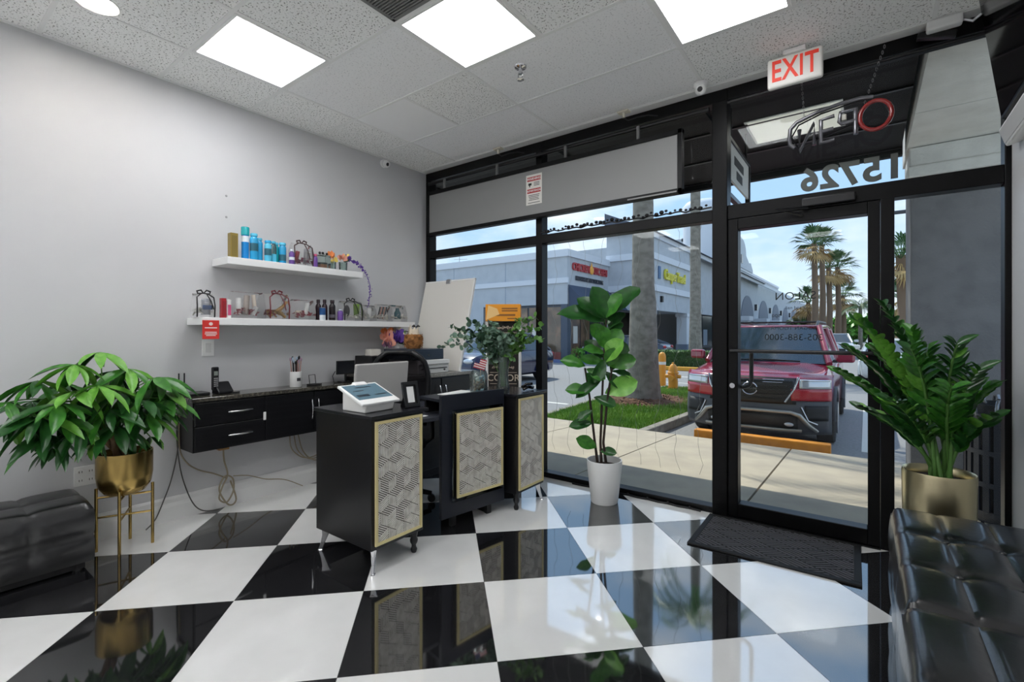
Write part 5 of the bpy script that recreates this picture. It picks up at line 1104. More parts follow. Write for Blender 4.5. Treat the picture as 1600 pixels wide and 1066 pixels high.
for k, (x0, x1, y0, y1, lb) in enumerate(((-9, -2.0, 17.6, 17.75, 'long white painted line before the hedge'), (-.05, .07, 8.0, 13.0, 'white parking bay line right of the red car'), (-7.5, -2.0, 15.4, 15.5, 'thin white painted line beyond the hydrant'), (-9.5, -5.4, 9.3, 9.42, 'white painted line left of the grass island'), (.4, 9, 14.5, 14.65, 'white painted line across the lane at the right'))):
    tag(MB().box(x0, x1, y0, y1, LZ, LZ + .004).build('road_marking', LINE), lb, 'road marking', 'painted lines')
# ================================================================== canopy, blade sign, column
SOF = mat('black_soffit', '0e0f11', .6, spec=.2)
cn = struct('canopy', 'black flat canopy over the shop entrance', mb=MB().box(-9, .27, 3.70, 5.92, 3.06, 3.62), m=SOF)
for y in (4.4, 5.1, 5.8): MB().box(-9, .27, y - .012, y + .012, 3.045, 3.06).build('trim_strip', BLACK, cn)
for x in (-6, -4.2, -2.4, -1.05): MB().box(x - .035, x + .035, 3.75, 5.85, 3.03, 3.06).build('beam', SOF, cn)
MB().box(-9, .28, 5.86, 5.93, 3.0, 3.64).build('fascia', SOF, cn)
t = thing('soffit_light', 'long white faintly glowing light panel in the black canopy soffit', 'light', (-.49, 4.62, 3.058))
MB().box(-.31, .33, -.26, .26, -.012, 0).build('diffuser', mat('soffit_panel', 'f2f1e8', .5, emit=('f4f2e6', .12)), t, bevel=.003)  # faint emission added so the switched-off panel reads white
MB().box(-.33, .35, -.28, .28, -.006, 0).build('frame', RAIL, t)
t = thing('blade_sign', 'small white blade sign in black frame hanging from the canopy', 'sign', (-.855, 4.32, 2.52))
fr = MB(); fr.box(-.02, .02, -.40, .40, -.17, -.135).box(-.02, .02, -.40, .40, .27, .30).box(-.02, .02, -.40, -.37, -.135, .27).box(-.02, .02, .37, .40, -.135, .27); fr.build('frame', BLACK, t, bevel=.003)
MB().box(-.008, .008, -.37, .37, -.02, .27).build('face', mat('blade_white', 'd9d9d9', .5), t)
for (a, b, c_, d) in ((-.20, .15, .13, .20), (-.12, .10, .03, .10)): MB().box(.008, .010, a, b, c_, d).build('dark_print', mat('blade_print', '33343a', .6), t)
for y in (-.3, .3): MB().cyl((0, y, .30), (0, y, .56), .01, n=8).build('hanger', BLACK, t)
STUC = mat('grey_stucco', '77777a', .9, bump=(45, .9), noise=(7, '6b6b6e', .4, .7)); STUW = mat('white_stucco', 'd6d5d2', .9, bump=(40, .6), noise=(5, 'c8c7c4', .4, .7))
cl_ = struct('column', 'square grey stucco column with pale capital outside the sidelight')
MB().box(.322, .935, 5.62, 6.25, -.16, 2.70).build('shaft', STUC, cl_, bevel=.01)
MB().box(.30, .96, 5.58, 6.29, 2.70, 2.80).build('capital_band', STUW, cl_, bevel=.012); MB().box(.315, .945, 5.60, 6.27, 2.80, 2.97).build('capital', STUW, cl_, bevel=.01)
ba = struct('beam_arcade', 'white stucco beam running from the column to the building')
MB().box(.30, 1.75, 3.72, 4.75, 2.975, 3.6).build('panel', STUW, ba); MB().box(.30, 1.75, 4.762, 6.3, 2.975, 3.6).build('panel', STUW, ba)
# litter bin
t = thing('litter_bin', 'dark slatted metal litter bin on the sidewalk beside the column', 'bin', (.87, 4.98, swz(4.98)))
BINM = mat('bin_navy', '23252d', .45)
MB().lathe([(.0001, 0), (.24, 0), (.24, .05), (.0001, .05)], n=28).build('base', BINM, t, smooth=30); MB().lathe([(.22, .04), (.235, .86), (.225, .86), (.21, .05)], n=28).build('liner', mat('liner_dark', '101116', .6), t, smooth=30)
n = 26
sl = MB().box(-.020, .020, -.006, .006, .06, .78).mesh('slat', BINM); hp = MB().tube([(0, .0, .78), (0, -.015, .84), (0, .005, .895), (0, .045, .90), (0, .06, .87)], .011, 6).mesh('hoop', mat('bin_hoop', '8e9096', .25, metal=.7), 60)
for k in range(n):
    a = 2 * PI * k / n; M_ = Matrix.Rotation(a, 4, 'Z') @ Matrix.Translation((0, -.265, 0)); piece('slat', sl, t, M_)
    if k % 2 == 0: piece('hoop', hp, t, M_)
for z in (.06, .27, .5, .76): MB().lathe([(.258, z), (.276, z), (.276, z + .035), (.258, z + .035), (.258, z)], n=28).build('ring', BINM, t, smooth=30)
# ================================================================== cars
TYRE = mat('tyre', '18181a', .8); RIM = mat('alloy', '9c9ea2', .3, metal=.9); CARGLASS = mat('car_glass', '26323e', .06, spec=.8, coat=.3); PLASTIC = mat('grey_plastic', '3d3f44', .55); LAMP = mat('headlamp', 'c9ced4', .12, metal=.5, coat=1)
def wheel(parent, x, y, r, w, side):
    wl = MB().lathe([(r * .62, -w / 2), (r * .95, -w / 2), (r, -w / 2 + .02), (r, w / 2 - .02), (r * .95, w / 2), (r * .62, w / 2), (r * .62, -w / 2)], n=28, M=Matrix.Translation((x, y, r)) @ Matrix.Rotation(PI / 2, 4, 'Y')).build('tyre', TYRE, parent, smooth=40)
    rm = MB().lathe([(.0001, .0), (r * .12, 0), (r * .15, -.02), (r * .5, -.03), (r * .62, .0), (r * .63, .05)], n=20, M=Matrix.Translation((x + side * w * .42, y, r)) @ Matrix.Rotation(side * PI / 2, 4, 'Y'))
    for k in range(5):
        a = k * 2 * PI / 5; rm.box(-.01, .012, -.03, .03, 0, r * .6, Matrix.Translation((x + side * w * .45, y, r)) @ Matrix.Rotation(a, 4, 'X'))
    rm.build('wheel_rim', RIM, wl, smooth=30)
def car(name, label, loc, rz, L_, W_, H_, paint, hood=.95, belt=.98, suv=False, group='parked cars', front_len=None, tail=None):
    """local: front at y=0 facing -y, x right, z up from the ground"""
    t = thing(name, label, 'car', loc, rz, group); hw = W_ / 2; fl_ = front_len or L_ * .26; tl_ = tail or L_ * .17
    if suv: F0 = .36 / L_
    st = []     # y, half width, bottom, side top, centre top
    for (f, wf, zb, zs, zt) in ((.0, .80, .32, hood - .32, hood - .24), (.015, .90, .26, hood - .14, hood - .08), (.05, .97, .22, hood - .06, hood + .0), (.13, 1, .22, hood, hood + .05), (fl_ / L_, 1, .22, belt, belt + .06), (.5, 1, .22, belt + .01, belt + .07), (1 - tl_ / L_, 1, .22, belt + .03, belt + .08), (.96, .97, .25, belt + .0, belt + .05), (.985, .93, .30, belt - .10, belt - .06), (1, .86, .36, belt - .25, belt - .2)):
        if suv and f < .1: f, wf, zs, zt = F0 + f * .3, max(wf, .96), hood - .05, hood - .02
        st.append((f * L_, hw * wf, zb, zs, zt))
    vv = []; n = 14
    for (y, w, zb, zs, zt) in st:
        half = [(0, zb), (w * .85, zb), (w * .97, zb + .08), (w, (zb + zs) * .5), (w * .985, zs - .10), (w * .93, zs), (w * .6, zt - .012), (0, zt)]
        vv += [(x, y, z) for x, z in half] + [(-x, y, z) for x, z in half[-2:0:-1]]
    ff = [(i * n + k, i * n + (k + 1) % n, (i + 1) * n + (k + 1) % n, (i + 1) * n + k) for i in range(len(st) - 1) for k in range(n)] + [tuple(range(n))[::-1], tuple((len(st) - 1) * n + k for k in range(n))]
    ff = [f[::-1] for f in ff]
    MB().add(vv, ff).build('body', paint, t, smooth=40)
    y0, y1 = fl_ * .92, L_ - tl_ * (.55 if suv else .35); r0, r1 = fl_ + (H_ - belt) * (.95 if suv else 1.25), L_ - (tl_ * .9 if suv else tl_ * 1.7); wb, wr = hw * .92, hw * .74; zb = belt + .02
    secs = [(y0, wb, zb), (r0, wr, H_ - .03), (r0 + .25, wr * 1.0, H_), (r1 - .3, wr, H_ - .01), (r1, wr * .97, H_ - .05), (y1, wb * .95, zb)]
    vv = [(s * w * (1 if q_ == 0 else .0), y, z) for (y, w, z) in secs for q_, s in ((0, -1), (0, 1))]
    top = MB()
    def quad(a, b, c_, d): top.add([a, b, c_, d], [(0, 1, 2, 3)])
    for i in range(1, 4): quad((-secs[i][1], secs[i][0], secs[i][2]), (secs[i][1], secs[i][0], secs[i][2]), (secs[i + 1][1], secs[i + 1][0], secs[i + 1][2]), (-secs[i + 1][1], secs[i + 1][0], secs[i + 1][2]))
    rf = top.build('roof', paint, t, thick=.04, smooth=50)
    ws = MB(); (ya, wa, za), (yb2, wb2, zb2) = secs[0], secs[1]
    ws.grid(lambda u, v: ((2 * u - 1) * (wa + (wb2 - wa) * v) * .96, ya + (yb2 - ya) * v + .10 * (2 * u - 1) ** 2 * 1.0 - .06, za + (zb2 - za) * v + .0), 8, 4); ws.build('windshield', CARGLASS, t, smooth=180)
    rw = MB(); (ya, wa, za), (yb2, wb2, zb2) = secs[5], secs[4]
    rw.add([(-wa * .94, ya, za), (wa * .94, ya, za), (wb2 * .94, yb2, zb2), (-wb2 * .94, yb2, zb2)], [(0, 1, 2, 3)]); rw.build('rear_window', CARGLASS, t)
    for s in (-1, 1):
        ym = (r0 + r1) * .5
        for (a, b, c_, d) in ((y0 + .12, ym - .04, ym - .04, r0 + .06), (ym + .04, y1 - .18, r1 - .06, ym + .04)):
            MB().add([(s * wb, a, zb + .01), (s * wb, b, zb + .01), (s * wr * 1.0, c_, H_ - .07), (s * wr * 1.0, d, H_ - .07)], [(0, 1, 2, 3)]).build('side_window', CARGLASS, t, thick=.01)
        pl = MB()
        for P in ([(s * wb, y0, zb), (s * wr, r0, H_ - .02)], [(s * wb, ym, zb), (s * wr, ym, H_ - .02)], [(s * wb * .97, y1, zb), (s * wr * .98, r1, H_ - .04)], [(s * wr, r0, H_ - .03), (s * wr, (r0 + r1) / 2, H_ - .01), (s * wr * .98, r1, H_ - .05)]): pl.tube(P, .045, 8)
        pl.build('pillar', paint, t, smooth=60)
        mr = MB().box(-.12, .12, -.05, .07, -.075, .085, Matrix.Translation((s * (hw + .12), y0 + .12, belt + .12)) @ Matrix.Rotation(s * .15, 4, 'Z')).build('side_mirror', paint, t, bevel=.04, seg=3)
        MB().box(-.06, .06, -.02, .02, -.02, .02, Matrix.Translation((s * (hw + .02), y0 + .14, belt + .06))).build('mirror_arm', PLASTIC, mr)
        r = .37 if suv else .32
        for y in (L_ * .19, L_ * .80):
            wheel(t, s * (hw - .10), y, r, .22, s)
            MB().tube([(s * (hw + .004), y + (r + .06) * math.cos(a), r + (r + .06) * math.sin(a)) for a in [PI * q_ / 12 for q_ in range(13)]], .035, 6).build('wheel_arch', PLASTIC if suv else paint, t, smooth=60)
        if not suv:
            MB().ball((s * hw * .72, .05, hood - .20), .16, 12, 8, (1.2, .5, .5)).build('headlight', LAMP, t, smooth=180)
            MB().ball((s * hw * .72, L_ - .06, belt - .12), .15, 12, 8, (1.3, .5, .6)).build('tail_light', mat('tail_red', 'a02028', .25), t, smooth=180)
    if not suv:
        MB().box(-hw * .45, hw * .45, -.012, .05, .42, hood - .30).build('grille', BLACKM, t, bevel=.02); MB().box(-hw * .8, hw * .8, -.015, .06, .24, .34).build('bumper', PLASTIC, t, bevel=.02)
    return t
# ---- the red sport utility car
CRIM = mat('crimson_car_paint', '94173a', .22, spec=.6, coat=.8)
suv = car('suv_car', 'crimson sport utility car parked nose-in outside the glass door', (-1.33, 7.52, LZ), 0, 4.95, 1.92, 1.74, CRIM, hood=1.02, belt=1.12, suv=True, front_len=1.25, tail=.5)
def yprof(z):
    T = [(.2, .12), (.28, .05), (.42, .0), (.58, .02), (.68, .05), (.85, .03), (.97, .05), (1.04, .14)]
    for (a, b), (c_, d) in zip(T, T[1:]):
        if z <= c_: return b + (d - b) * max(0, (z - a)) / (c_ - a)
    return T[-1][1]
def yf(x, z): return .30 * (abs(x) / .96) ** 3 + yprof(z) - .06
def patch(name, x0, x1, zlo, zhi, m, off=0, nu=16, nv=5, parent=suv, thick=.012):
    zl = zlo if callable(zlo) else (lambda x: zlo); zh = zhi if callable(zhi) else (lambda x: zhi)
    mb = MB().grid(lambda u, v: (x0 + (x1 - x0) * u, yf(x0 + (x1 - x0) * u, zl(x0 + (x1 - x0) * u) + (zh(x0 + (x1 - x0) * u) - zl(x0 + (x1 - x0) * u)) * v) - off, zl(x0 + (x1 - x0) * u) + (zh(x0 + (x1 - x0) * u) - zl(x0 + (x1 - x0) * u)) * v), nu, nv)
    return mb.build(name, m, parent, smooth=60, thick=thick)
patch('bumper', -.955, .955, .22, .70, mat('bumper_grey', '4a4d53', .5), 0, 30, 8)
patch('nose_panel', -.955, .955, .68, 1.03, CRIM, 0, 30, 6)
MB().grid(lambda u, v: ((2 * u - 1) * .90, yf((2 * u - 1) * .90, 1.03) * (1 - v) + 1.22 * v + (.0 if v else 0), 1.025 + .115 * v ** .7 - .05 * abs(2 * u - 1) ** 3 + .018 * math.exp(-((abs(2 * u - 1) - .62) / .12) ** 2)), 28, 8).build('hood', CRIM, suv, smooth=180, thick=.02)
gr = patch('grille', -.56, .56, lambda x: .63 + .0 * x, lambda x: 1.0 - .02 * abs(x), mat('grille_black', '0d0e10', .35), .014, 20, 6)
for z in (.70, .76, .82, .88): MB().tube([(x, yf(x, z) - .030, z) for x in [-.46 + .92 * q_ / 16 for q_ in range(17)]], .008, 6).build('grille_bar', BLACK, gr, smooth=60)
for s in (-1, 1):
    MB().tube([(s * .585, yf(.585, 1.0) - .022, 1.0), (s * .54, yf(.54, .85) - .026, .85), (s * .43, yf(.43, .66) - .028, .66)], .016, 8).build('chrome_strip', CHROME, gr, smooth=60)
    MB().tube([(s * .16, yf(.2, .965) - .03, .965), (s * .42, yf(.42, .965) - .03, .965), (s * .40, yf(.4, .93) - .03, .93), (s * .16, yf(.2, .93) - .03, .93)], .006, 6, True).build('chrome_slot', CHROME, gr, smooth=60)
    def zl1(x): return .845 - .12 * max(0, (abs(x) - .60)) * 0
    patch('headlight', s * .60 if s > 0 else -.95, .95 if s > 0 else -.60, .855, lambda x: .99 - .02 * abs(x), LAMP, .016, 10, 4)
    patch('daytime_light', s * .62 if s > 0 else -.94, .94 if s > 0 else -.62, lambda x: .955, lambda x: .972, CHROME, .024, 10, 2)
    patch('lower_lens', s * .50 if s > 0 else -.95, .95 if s > 0 else -.50, .685, lambda x: .845, mat('red_lens', 'b01a2c', .18, coat=1), .016, 10, 4)
    pk = patch('vent_pocket', s * .66 if s > 0 else -.92, .92 if s > 0 else -.66, lambda x: .42, lambda x: .62, BLACKM, .010, 8, 4)
    MB().tube([(s * .62, yf(.62, .60) - .02, .60), (s * .70, yf(.70, .44) - .02, .42), (s * .80, yf(.8, .36) - .02, .37)], .012, 6).build('vent_trim', STEEL, pk, smooth=60)
SKID = mat('skid_silver', 'a9a69e', .35, metal=.8)
patch('lower_grille', -.58, .58, .30, .50, BLACKM, .010, 16, 4)
MB().tube([(x, yf(x, z) - .03, z) for x, z in [(-.80, .27), (-.70, .36), (-.60, .49), (-.5, .525), (-.25, .53), (0, .53), (.25, .53), (.5, .525), (.60, .49), (.70, .36), (.80, .27)]], [.022, .03, .034] + [.026] * 5 + [.034, .03, .022], 8).build('skid_frame', SKID, suv, smooth=60)
MB().tube([(x, yf(x, .27) - .02, .275) for x in [-.62 + 1.24 * q_ / 10 for q_ in range(11)]], .028, 8).build('skid_bar', SKID, suv, smooth=60)
for s in (-1, 1): MB().ball((s * .48, yf(.48, .36) - .03, .36), .05, 10, 6, (1.2, .4, .6)).build('fog_light', LAMP, suv, smooth=180)
# round badge with a cross bar
bd = MB(); R_ = .085
for sg in (1, -1): bd.tube([(R_ * 1.12 * math.cos(a), yf(0, .84) - .045, .83 + sg * R_ * math.sin(a)) for a in [.28 + (PI - .56) * q_ / 14 for q_ in range(15)]], .010, 6)
bdo = bd.build('emblem', CHROME, suv, smooth=60)
mb = text_mb('NISSAN', .052, .002, .0006, spacing=1.0); xf(mb, face_M((0, yf(0, .83) - .05, .83), (0, -1, 0))); mb.build('lettering', CHROME, bdo)
for s in (-1, 1): MB().tube([(s * .66, 2.0, 1.73), (s * .67, 2.15, 1.81), (s * .67, 3.9, 1.81), (s * .66, 4.1, 1.72)], .022, 8).build('roof_rail', BLACK, suv, smooth=60)
MB().box(-.66, .66, 2.45, 2.53, 1.795, 1.825).build('roof_crossbar', BLACK, suv, bevel=.01)
MB().tube([(-.5, 1.16, 1.17), (.0, 1.12, 1.19), (.5, 1.16, 1.17)], .012, 6).build('wiper', BLACK, suv, smooth=60)
# ---- other cars
car('sedan_car', 'dark blue sedan parked behind the hedge and palm trunk', (-13.3, 25.4, LZ), -PI / 2 + .05, 4.8, 1.84, 1.45, mat('navy_paint', '1f2b45', .2, coat=.8), group='parked cars')
car('hatch_car', 'blue car parked left of the grass island, seen behind the chalkboard', (-9.9, 10.2, LZ), 0, 4.5, 1.85, 1.62, mat('royal_blue_paint', '141f45', .2, coat=.8), hood=.98, belt=1.0)
car('white_car', 'white sedan driving in the lane right of the red car', (.75, 22.3, LZ), PI, 4.6, 1.84, 1.42, mat('white_paint', 'e6e4de', .25, coat=.8))
car('silver_car', 'silver car parked far down the lane with its windshield showing', (-1.4, 35.0, LZ), .1, 4.7, 1.85, 1.55, mat('silver_paint', 'b9bdc2', .25, metal=.4, coat=.6))
car('pale_car', 'pale grey car furthest down the lane', (-4.2, 42.0, LZ), .1, 4.7, 1.85, 1.6, mat('pale_paint', 'cfd3d6', .25, coat=.6))
car('teal_car', 'blue car glimpsed right of the column', (2.75, 13.5, LZ), 0, 4.7, 1.85, 1.5, mat('teal_blue_paint', '2a5f92', .22, coat=.8))
# ================================================================== the shopping centre opposite
BL = mat('pale_blue_stucco', 'b9bfc6', .85, noise=(2, 'b0b6be', .4, .7)); BLW = mat('white_trim_stucco', 'd5dae2', .8); BROWN = mat('storefront_glass', '5d4c40', .12, noise=(1.2, '8c6f58', .45, .7), spec=.8); DARKW = mat('dark_storefront', '2b3138', .15, spec=.8); ROOFT = mat('roof_tile', '4d5360', .7); INT = mat('porch_grey', 'b9bcc2', .8)  # INT: plain pale grey of the porch and arcade back walls
A0, AX, BY, BX = 23.4, -13.55, 28.8, -10.7
b1 = thing('shop_building', 'pale blue stucco shop building with brown windows and awning on its corner', 'building', (AX, A0, LZ))
def P1(name, m, x0, x1, y0, y1, z0, z1, parent, bev=0): return MB().box(x0, x1, y0, y1, z0, z1).build(name, m, parent, bevel=bev)
P1('wall', BL, -30, 0, 0, 12, 3.25, 6.25, b1); P1('wall', BL, -30, -6.2, 0, 12, 0, 3.25, b1); P1('wall', BL, -6.2, -.4, .6, 12, 0, 3.25, b1)
P1('cornice', BLW, -30, .12, -.12, .0, 5.95, 6.35, b1); P1('cornice', BLW, 0, .12, 0, BY - A0, 5.95, 6.35, b1)
P1('band', BLW, -30, .10, -.10, 0, 4.45, 4.75, b1)
for x in (-24, -20, -16, -12, -8.8, -4.4): P1('joint', mat('panel_joint', '8e9aaa', .9), x - .02, x + .02, -.006, 0, 0, 5.95, b1)
P1('base_strip', mat('base_blue', '6f7d92', .8), -30, -6.2, -.04, 0, 0, .6, b1)
# corner storefront panes
for k in range(5):
    x0 = -6.2 + k * 1.16; f = P1('window_bay', mat('bay_frame', '3b4350', .5), x0, x0 + 1.16, .10, .16, 0, 3.25, b1); P1('pane', BROWN, x0 + .06, x0 + 1.10, .06, .10, .5, 3.1, f)
    if k in (1, 3): P1('poster', mat('poster_white', 'd9d6cf', .7), x0 + .3, x0 + .8, .03, .055, 1.1, 1.9, f)
P1('stall_riser', mat('riser_red', '8a4a44', .7), -6.2, -.4, .0, .12, 0, .5, b1)
P1('corner_post', mat('post_slate', '4a5464', .6), -.42, 0, 0, .42, 0, 3.25, b1)
for k in range(4):
    y0 = .42 + k * 1.22; f = P1('window_bay', MATS['bay_frame'], -.16, -.10, y0, y0 + 1.22, 0, 3.0, b1); P1('pane', DARKW if k > 1 else BROWN, -.10, -.06, y0 + .06, y0 + 1.16, .3, 2.9, f)
    if k in (0, 2): P1('poster', MATS['poster_white'], -.055, -.04, y0 + .35, y0 + .85, 1.0, 2.0, f)
# dark blue awning
aw = MB(); y1 = BY - A0 + .2
aw.add([(0.01, .1, 4.35), (.01, y1, 4.35), (1.35, y1, 3.05), (1.35, .1, 3.05), (0.01, .1, 3.05), (.01, y1, 3.05)], [(0, 3, 2, 1), (0, 4, 3), (1, 2, 5), (3, 4, 5, 2), (0, 1, 5, 4)])
aw.build('awning', mat('awning_navy', '34445c', .7), b1)
rs = mat('sign_red', 'b0343a', .45); ys_ = mat('sign_yellow', 'd8cf3c', .45); dk = mat('sign_dark', '2c3440', .5)
mb = text_mb('CHICKEN   KITCHEN', .62, .05, .012, spacing=.92); sg = xf(mb, face_M((.06, 2.75, 5.42), (1, 0, 0)) @ Matrix.Diagonal((.83, 1, 1, 1))).build('lettering', rs, b1)
MB().ball((.10, 2.80, 5.42), .26, 10, 6, (.25, 1, 1)).add([(.1, 2.6, 5.5), (.1, 2.8, 5.95), (.1, 3.0, 5.5)], [(0, 1, 2)]).build('flame_emblem', mat('sign_amber', 'e8a438', .45), b1)
mb = text_mb('FRESH HEALTHY DELICIOUS', .36, .03, .006, spacing=.9); xf(mb, face_M((.06, 2.65, 4.78), (1, 0, 0)) @ Matrix.Diagonal((.86, 1, 1, 1))).build('lettering', dk, b1)
# planter bushes and blue kerb before the corner
tag(P1('blue_kerb', mat('kerb_blue', '5d6d96', .7), -2, 6, -.15, .15, 0, .16, None), 'blue painted kerb before the shop corner', 'kerb').location = (AX, A0 - 1.3, LZ)
def bush(label, loc, r, h_, n, m, cat='bush', group='bushes'):
    t = thing('bush', label, cat, loc, 0, group); mb = MB(); r_ = random.Random(int(loc[0] * 7 + loc[1] * 3))
    for k in range(n):
        d = Vector((r_.gauss(0, 1), r_.gauss(0, 1), r_.gauss(0, 1))).normalized() * r_.uniform(.6, 1.05); p = Vector((d.x * r, d.y * r, h_ * .55 + d.z * h_ * .5)); u = Vector((r_.uniform(-1, 1), r_.uniform(-1, 1), r_.uniform(-1, 1))).normalized() * r * .16; w = frame_from(u)[0] * r * .09; mb.add([p - u, p + w, p + u, p - w], [(0, 1, 2, 3)])
    mb.build('foliage', m, t)['kind'] = 'stuff'; MB().cyl((0, 0, 0), (0, 0, h_ * .5), r * .1).build('stem', STEMB, t); return t
bush('small yellow green bush at the foot of the brown shop windows', (AX - 1.6, A0 - .6, LZ), .45, .9, 500, GREENL); bush('small green bush at the shop corner post', (AX + .9, A0 - .4, LZ), .4, .8, 400, GREENL)
# second, taller block with porch
b2 = thing('shop_building', 'taller pale blue shop block with porch, yellow sign and long arcade', 'building', (BX, BY, LZ))
P1('wall', BL, -3, 0, 0, 8.0, 3.05, 7.9, b2); P1('wall', BL, -3.4, -.6, 8.0, 110, 3.2, 7.9, b2); P1('wall', INT, -4, -3, .2, 8, 0, 3.05, b2); P1('floor_slab', CONC, -3, .3, 0, 8, 0, .15, b2)
P1('back_wall', INT, -3.2, -3.0, 0, 110, 0, 3.2, b2)
P1('cornice', BLW, -3, .12, -.12, 0, 6.25, 6.65, b2); P1('cornice', BLW, 0, .12, 0, 8, 6.25, 6.65, b2); P1('band', BLW, -3, .14, -.14, 0, 4.25, 4.65, b2); P1('band', BLW, 0, .14, 0, 8.0, 4.25, 4.65, b2); P1('top_trim', BLW, -.02, .12, -.1, 110, 7.6, 7.95, b2)
for (y, lb) in ((.0, 1), (7.3, 2)):
    pr_ = P1('pillar', BLW, -.75, .0, y, y + .75, 0, 3.05, b2); P1('pillar_base', MATS['base_blue'], -.80, .05, y - .05, y + .80, 0, .75, pr_); P1('pillar_cap', BLW, -.82, .07, y - .07, y + .82, 2.8, 3.05, pr_)
P1('porch_sign', BLACK, -2.2, -1.2, 2.4, 2.5, 2.25, 2.75, b2)
P1('wall_lamp', BLACK, 0, .15, 1.6, 1.85, 3.6, 4.0, b2)
mb = text_mb('Camper Travel', .95, .06, .02, spacing=.95, shear=.1); xf(mb, face_M((.10, 4.35, 5.45), (1, 0, 0)) @ Matrix.Diagonal((.80, 1, 1, 1))).build('lettering', ys_, b2)
P1('sign_bracket', mat('sign_blue', '4d6f96', .5), .02, .08, 1.2, 1.55, 5.1, 5.9, b2)
# tiled roof edge
rt = MB().prism([(0.35, 7.9), (-3, 9.4), (-3, 7.9)], -.3, 40, Matrix(((1, 0, 0, 0), (0, 0, 1, 0), (0, 1, 0, 0), (0, 0, 0, 1)))); rt.build('roof', ROOFT, b2)
# dark shop windows under the long block, then arches
for k in range(7):
    y0 = 8.4 + k * 3.3; f = P1('window_bay', DARKW, -1.0, -.9, y0, y0 + 3.1, .3, 3.1, b2); P1('pane', mat('pale_pane', '8b98a6', .2), -.9, -.86, y0 + .2, y0 + 1.4, .5, 1.9, f); P1('pane', DARKW, -.9, -.86, y0 + 1.6, y0 + 2.9, .5, 1.9, f)
for k in range(5):
    y0 = 33 + k * 11; ar = MB(); w = 3.6; pts = [(-w, -3.3)] + [(w * math.cos(a), w * .75 * math.sin(a)) for a in [PI - PI * q_ / 14 for q_ in range(15)]] + [(w, -3.3)]
    ar.prism([(p[0], p[1]) for p in pts], 0, .06, Matrix(((0, 0, 1, 0.02 - .6), (1, 0, 0, y0), (0, 1, 0, 3.3), (0, 0, 0, 1)))); ar.build('arch', mat('arch_shade', '6f7887', .7), b2)
    pr_ = P1('pillar', BLW, -.75, .6, y0 - 6.2, y0 - 4.6, 0, 3.3, b2); P1('pillar_cap', BLW, -.8, .8, y0 - 6.5, y0 - 4.3, 2.9, 3.4, pr_); P1('wall_lamp', DARKW, -.6, -.3, y0 + 4.6, y0 + 5.0, 4.4, 5.2, b2)
# supermarket mass with mission gable and tower
b3 = thing('supermarket', 'tall pale building with curved mission gable and round tower behind the roofs', 'building', (-17, 70, LZ))
P1('wall', BL, -20, 0, -14, 60, 0, 12.5, b3)
gp = [(-14, 0)] + [(-14, 2.2), (-12.5, 2.6), (-11.5, 1.6), (-10, 2.2)] + [(-6 + 4 * math.cos(a), 2.4 + 2.6 * math.sin(a)) for a in [PI - PI * q_ / 12 for q_ in range(13)]] + [(.5, 1.4), (2, 1.6), (4, .4), (4, 0)]
MB().prism([(p[0] + 22, p[1]) for p in gp], 0, .8, Matrix(((0, 0, 1, -.4), (1, 0, 0, 0), (0, 1, 0, 12.5), (0, 0, 0, 1)))).build('gable', BL, b3)
P1('gable_trim', BLW, -.2, .2, -14, 60, 12.2, 12.6, b3)
gmm = mat('sign_green', '5a7a4c', .5)
for k in range(6): P1('letter_panel', gmm, .0, .25, 10 + k * 2.3, 11.6 + k * 2.3, 8.6 + .5 * (k % 2), 11.8, b3)
P1('vent_slot', DARKW, .4, .5, 15.6, 16.6, 13.2, 14.6, b3)
MB().lathe([(.0001, 0), (2.2, 0), (2.2, 14.2), (2.4, 14.3), (2.4, 14.9), (1.9, 15.5), (.0001, 15.9)], (3.2, -17, 0), 24).build('tower', BLW, b3, smooth=40); P1('tower_slot', DARKW, 4.6, 5.5, -17.4, -16.6, 11.4, 12.6, b3)
b4 = thing('low_building', 'long low pale building across the far end of the lot', 'building', (6, 95, LZ))
P1('wall', mat('far_wall', 'b9c2cc', .85), -14, 26, 0, 10, 0, 3.2, b4); P1('roof', mat('far_roof', '8f9aa6', .8), -14.5, 26.5, -.6, 10.6, 3.2, 4.1, b4)
for k in range(9): P1('window', DARKW, -12.5 + k * 4.2, -9.8 + k * 4.2, -.05, 0, .9, 2.4, b4)
# far palms and trees
def fan_palm(loc, label, h_, R, seed, skirt=True, cm=PFD):
    t = thing('fan_palm', label, 'palm tree', loc, 0, 'far palm trees'); r_ = random.Random(seed)
    MB().tube([(0, 0, 0), (.1, 0, h_ * .5), (0, .05, h_)], [.32, .24, .2], 10).build('trunk', mat('far_palm_trunk', '7a6552', .9), t, smooth=60)
    for (n, e0, e1, m, nm, rr) in ((26, .0, 1.4, cm, 'crown', 1), (18, -.9, .1, PFY, 'dry_skirt', .85)):
        if nm == 'dry_skirt' and not skirt: continue
        mb = MB()
        for k in range(n):
            a = k * 2.399; el = r_.uniform(e0, e1); d = Vector((math.cos(a) * math.cos(el), math.sin(a) * math.cos(el), math.sin(el))); c_ = Vector((0, 0, h_ - (.5 if nm != 'crown' else 0))) + d * R * .42 * rr
            sd = d.cross(Vector((0, 0, 1))).normalized(); up = sd.cross(d)
            mb.tube([(0, 0, h_ - .2), c_], .02, 4)
            for q_ in range(-5, 6):
                ang = q_ * .22; v = (d * math.cos(ang) + sd * math.sin(ang)) * R * .6 * rr * r_.uniform(.85, 1.1); tp_ = c_ + v + Vector((0, 0, -abs(v.length) * .28)); w = sd * math.cos(ang) * R * .035
                mb.add([c_ - w * .3, c_ + v * .55 - w, tp_, c_ + v * .55 + w], [(0, 1, 2, 3)])
        o = mb.build(nm, m, t); o['kind'] = 'stuff'
    return t
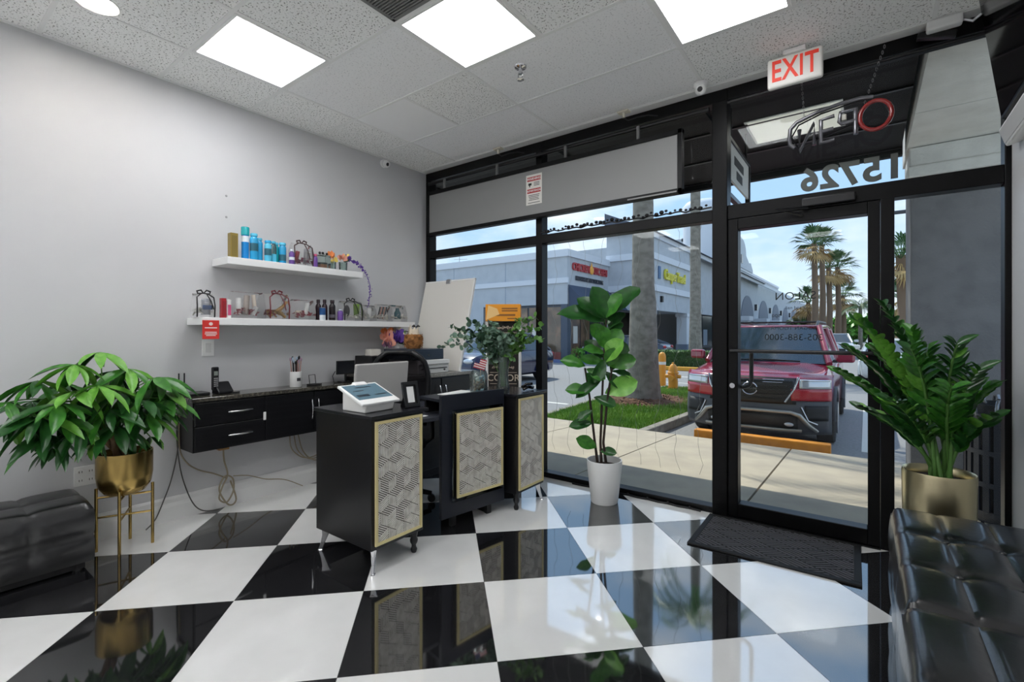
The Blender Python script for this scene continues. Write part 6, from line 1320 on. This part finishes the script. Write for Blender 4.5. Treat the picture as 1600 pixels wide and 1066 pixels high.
fan_palm((-3.5, 47, LZ), 'tallest fan palm with straw coloured skirt in the far cluster', 9.1, 2.0, 1)
fan_palm((-3.15, 50.0, LZ), 'fan palm with green crown just right of the tallest one', 9.4, 2.0, 2, False)
fan_palm((-2.75, 52, LZ), 'fan palm with drooping straw skirt, third in the far cluster', 7.6, 2.0, 3)
fan_palm((-2.2, 55, LZ), 'fan palm rightmost in the tall far cluster', 7.9, 2.1, 4)
fan_palm((-5.0, 60, LZ), 'short bushy fan palm low in the far cluster', 5.0, 2.2, 5)
fan_palm((-2.0, 62, LZ), 'short fan palm right of the tall cluster', 5.6, 2.2, 6)
fan_palm((1.2, 26, LZ), 'fan palm seen in the narrow gap left of the column', 4.9, 1.3, 7)
fan_palm((1.9, 40, LZ), 'smaller fan palm low in the gap left of the column', 4.0, 1.6, 8)
t = thing('feather_palm', 'slender feather palm standing alone near the far low building', 'palm tree', (-.45, 58, LZ), 0, 'far palm trees'); MB().tube([(0, 0, 0), (0, 0, 4.2)], [.2, .15], 8).build('trunk', PALM, t); feather_crown(t, 4.2, 2.0, 15, PFD, 21)
t = thing('feather_palm', 'wide low feather palm growing behind the red car roof', 'palm tree', (-6.2, 38.5, LZ), 0, 'far palm trees'); MB().tube([(0, 0, 0), (0, 0, .7)], [.3, .25], 8).build('trunk', PALM, t); feather_crown(t, .8, 3.2, 26, PFD, 22)
for k, (x, y, r, h_, lb) in enumerate(((-5.5, 66, 2.4, 3.6, 'round dark tree behind the far palms'), (-1.8, 74, 2.6, 3.6, 'bright green round tree beyond the lane'), (2.0, 80, 3.2, 4.0, 'bright green spreading tree in front of the low building'), (6.5, 84, 3.0, 3.8, 'bright green tree right along the low building'), (5.8, 48, 3.4, 4.6, 'green tree glimpsed right of the column'), (10.2, 70, 5, 6, 'green tree at the far right of the lot'))):
    bush(lb, (x, y, LZ), r, h_, 1500, (GREEND, GREENL, GREENL, GREENL, GREEN, GREEN)[k], 'tree', 'far trees')
t = thing('lamp_post', 'thin grey lamp post in the parking lot left of the column', 'lamp post', (1.9, 30, LZ)); MB().cyl((0, 0, 0), (0, 0, 7.5), .09, .06).build('pole', STEEL, t); MB().box(-.8, .1, -.12, .12, 7.45, 7.6).build('lamp_head', PLASTIC, t, bevel=.03)
t = thing('utility_antenna', 'thin antenna on the roof of the pale blue shop', 'antenna', (-28, 30, 5.94)); MB().cyl((0, 0, 0), (0, 0, 1.9), .03).cyl((-.6, 0, 1.7), (.9, 0, 1.6), .02).build('mast', STEEL, t)
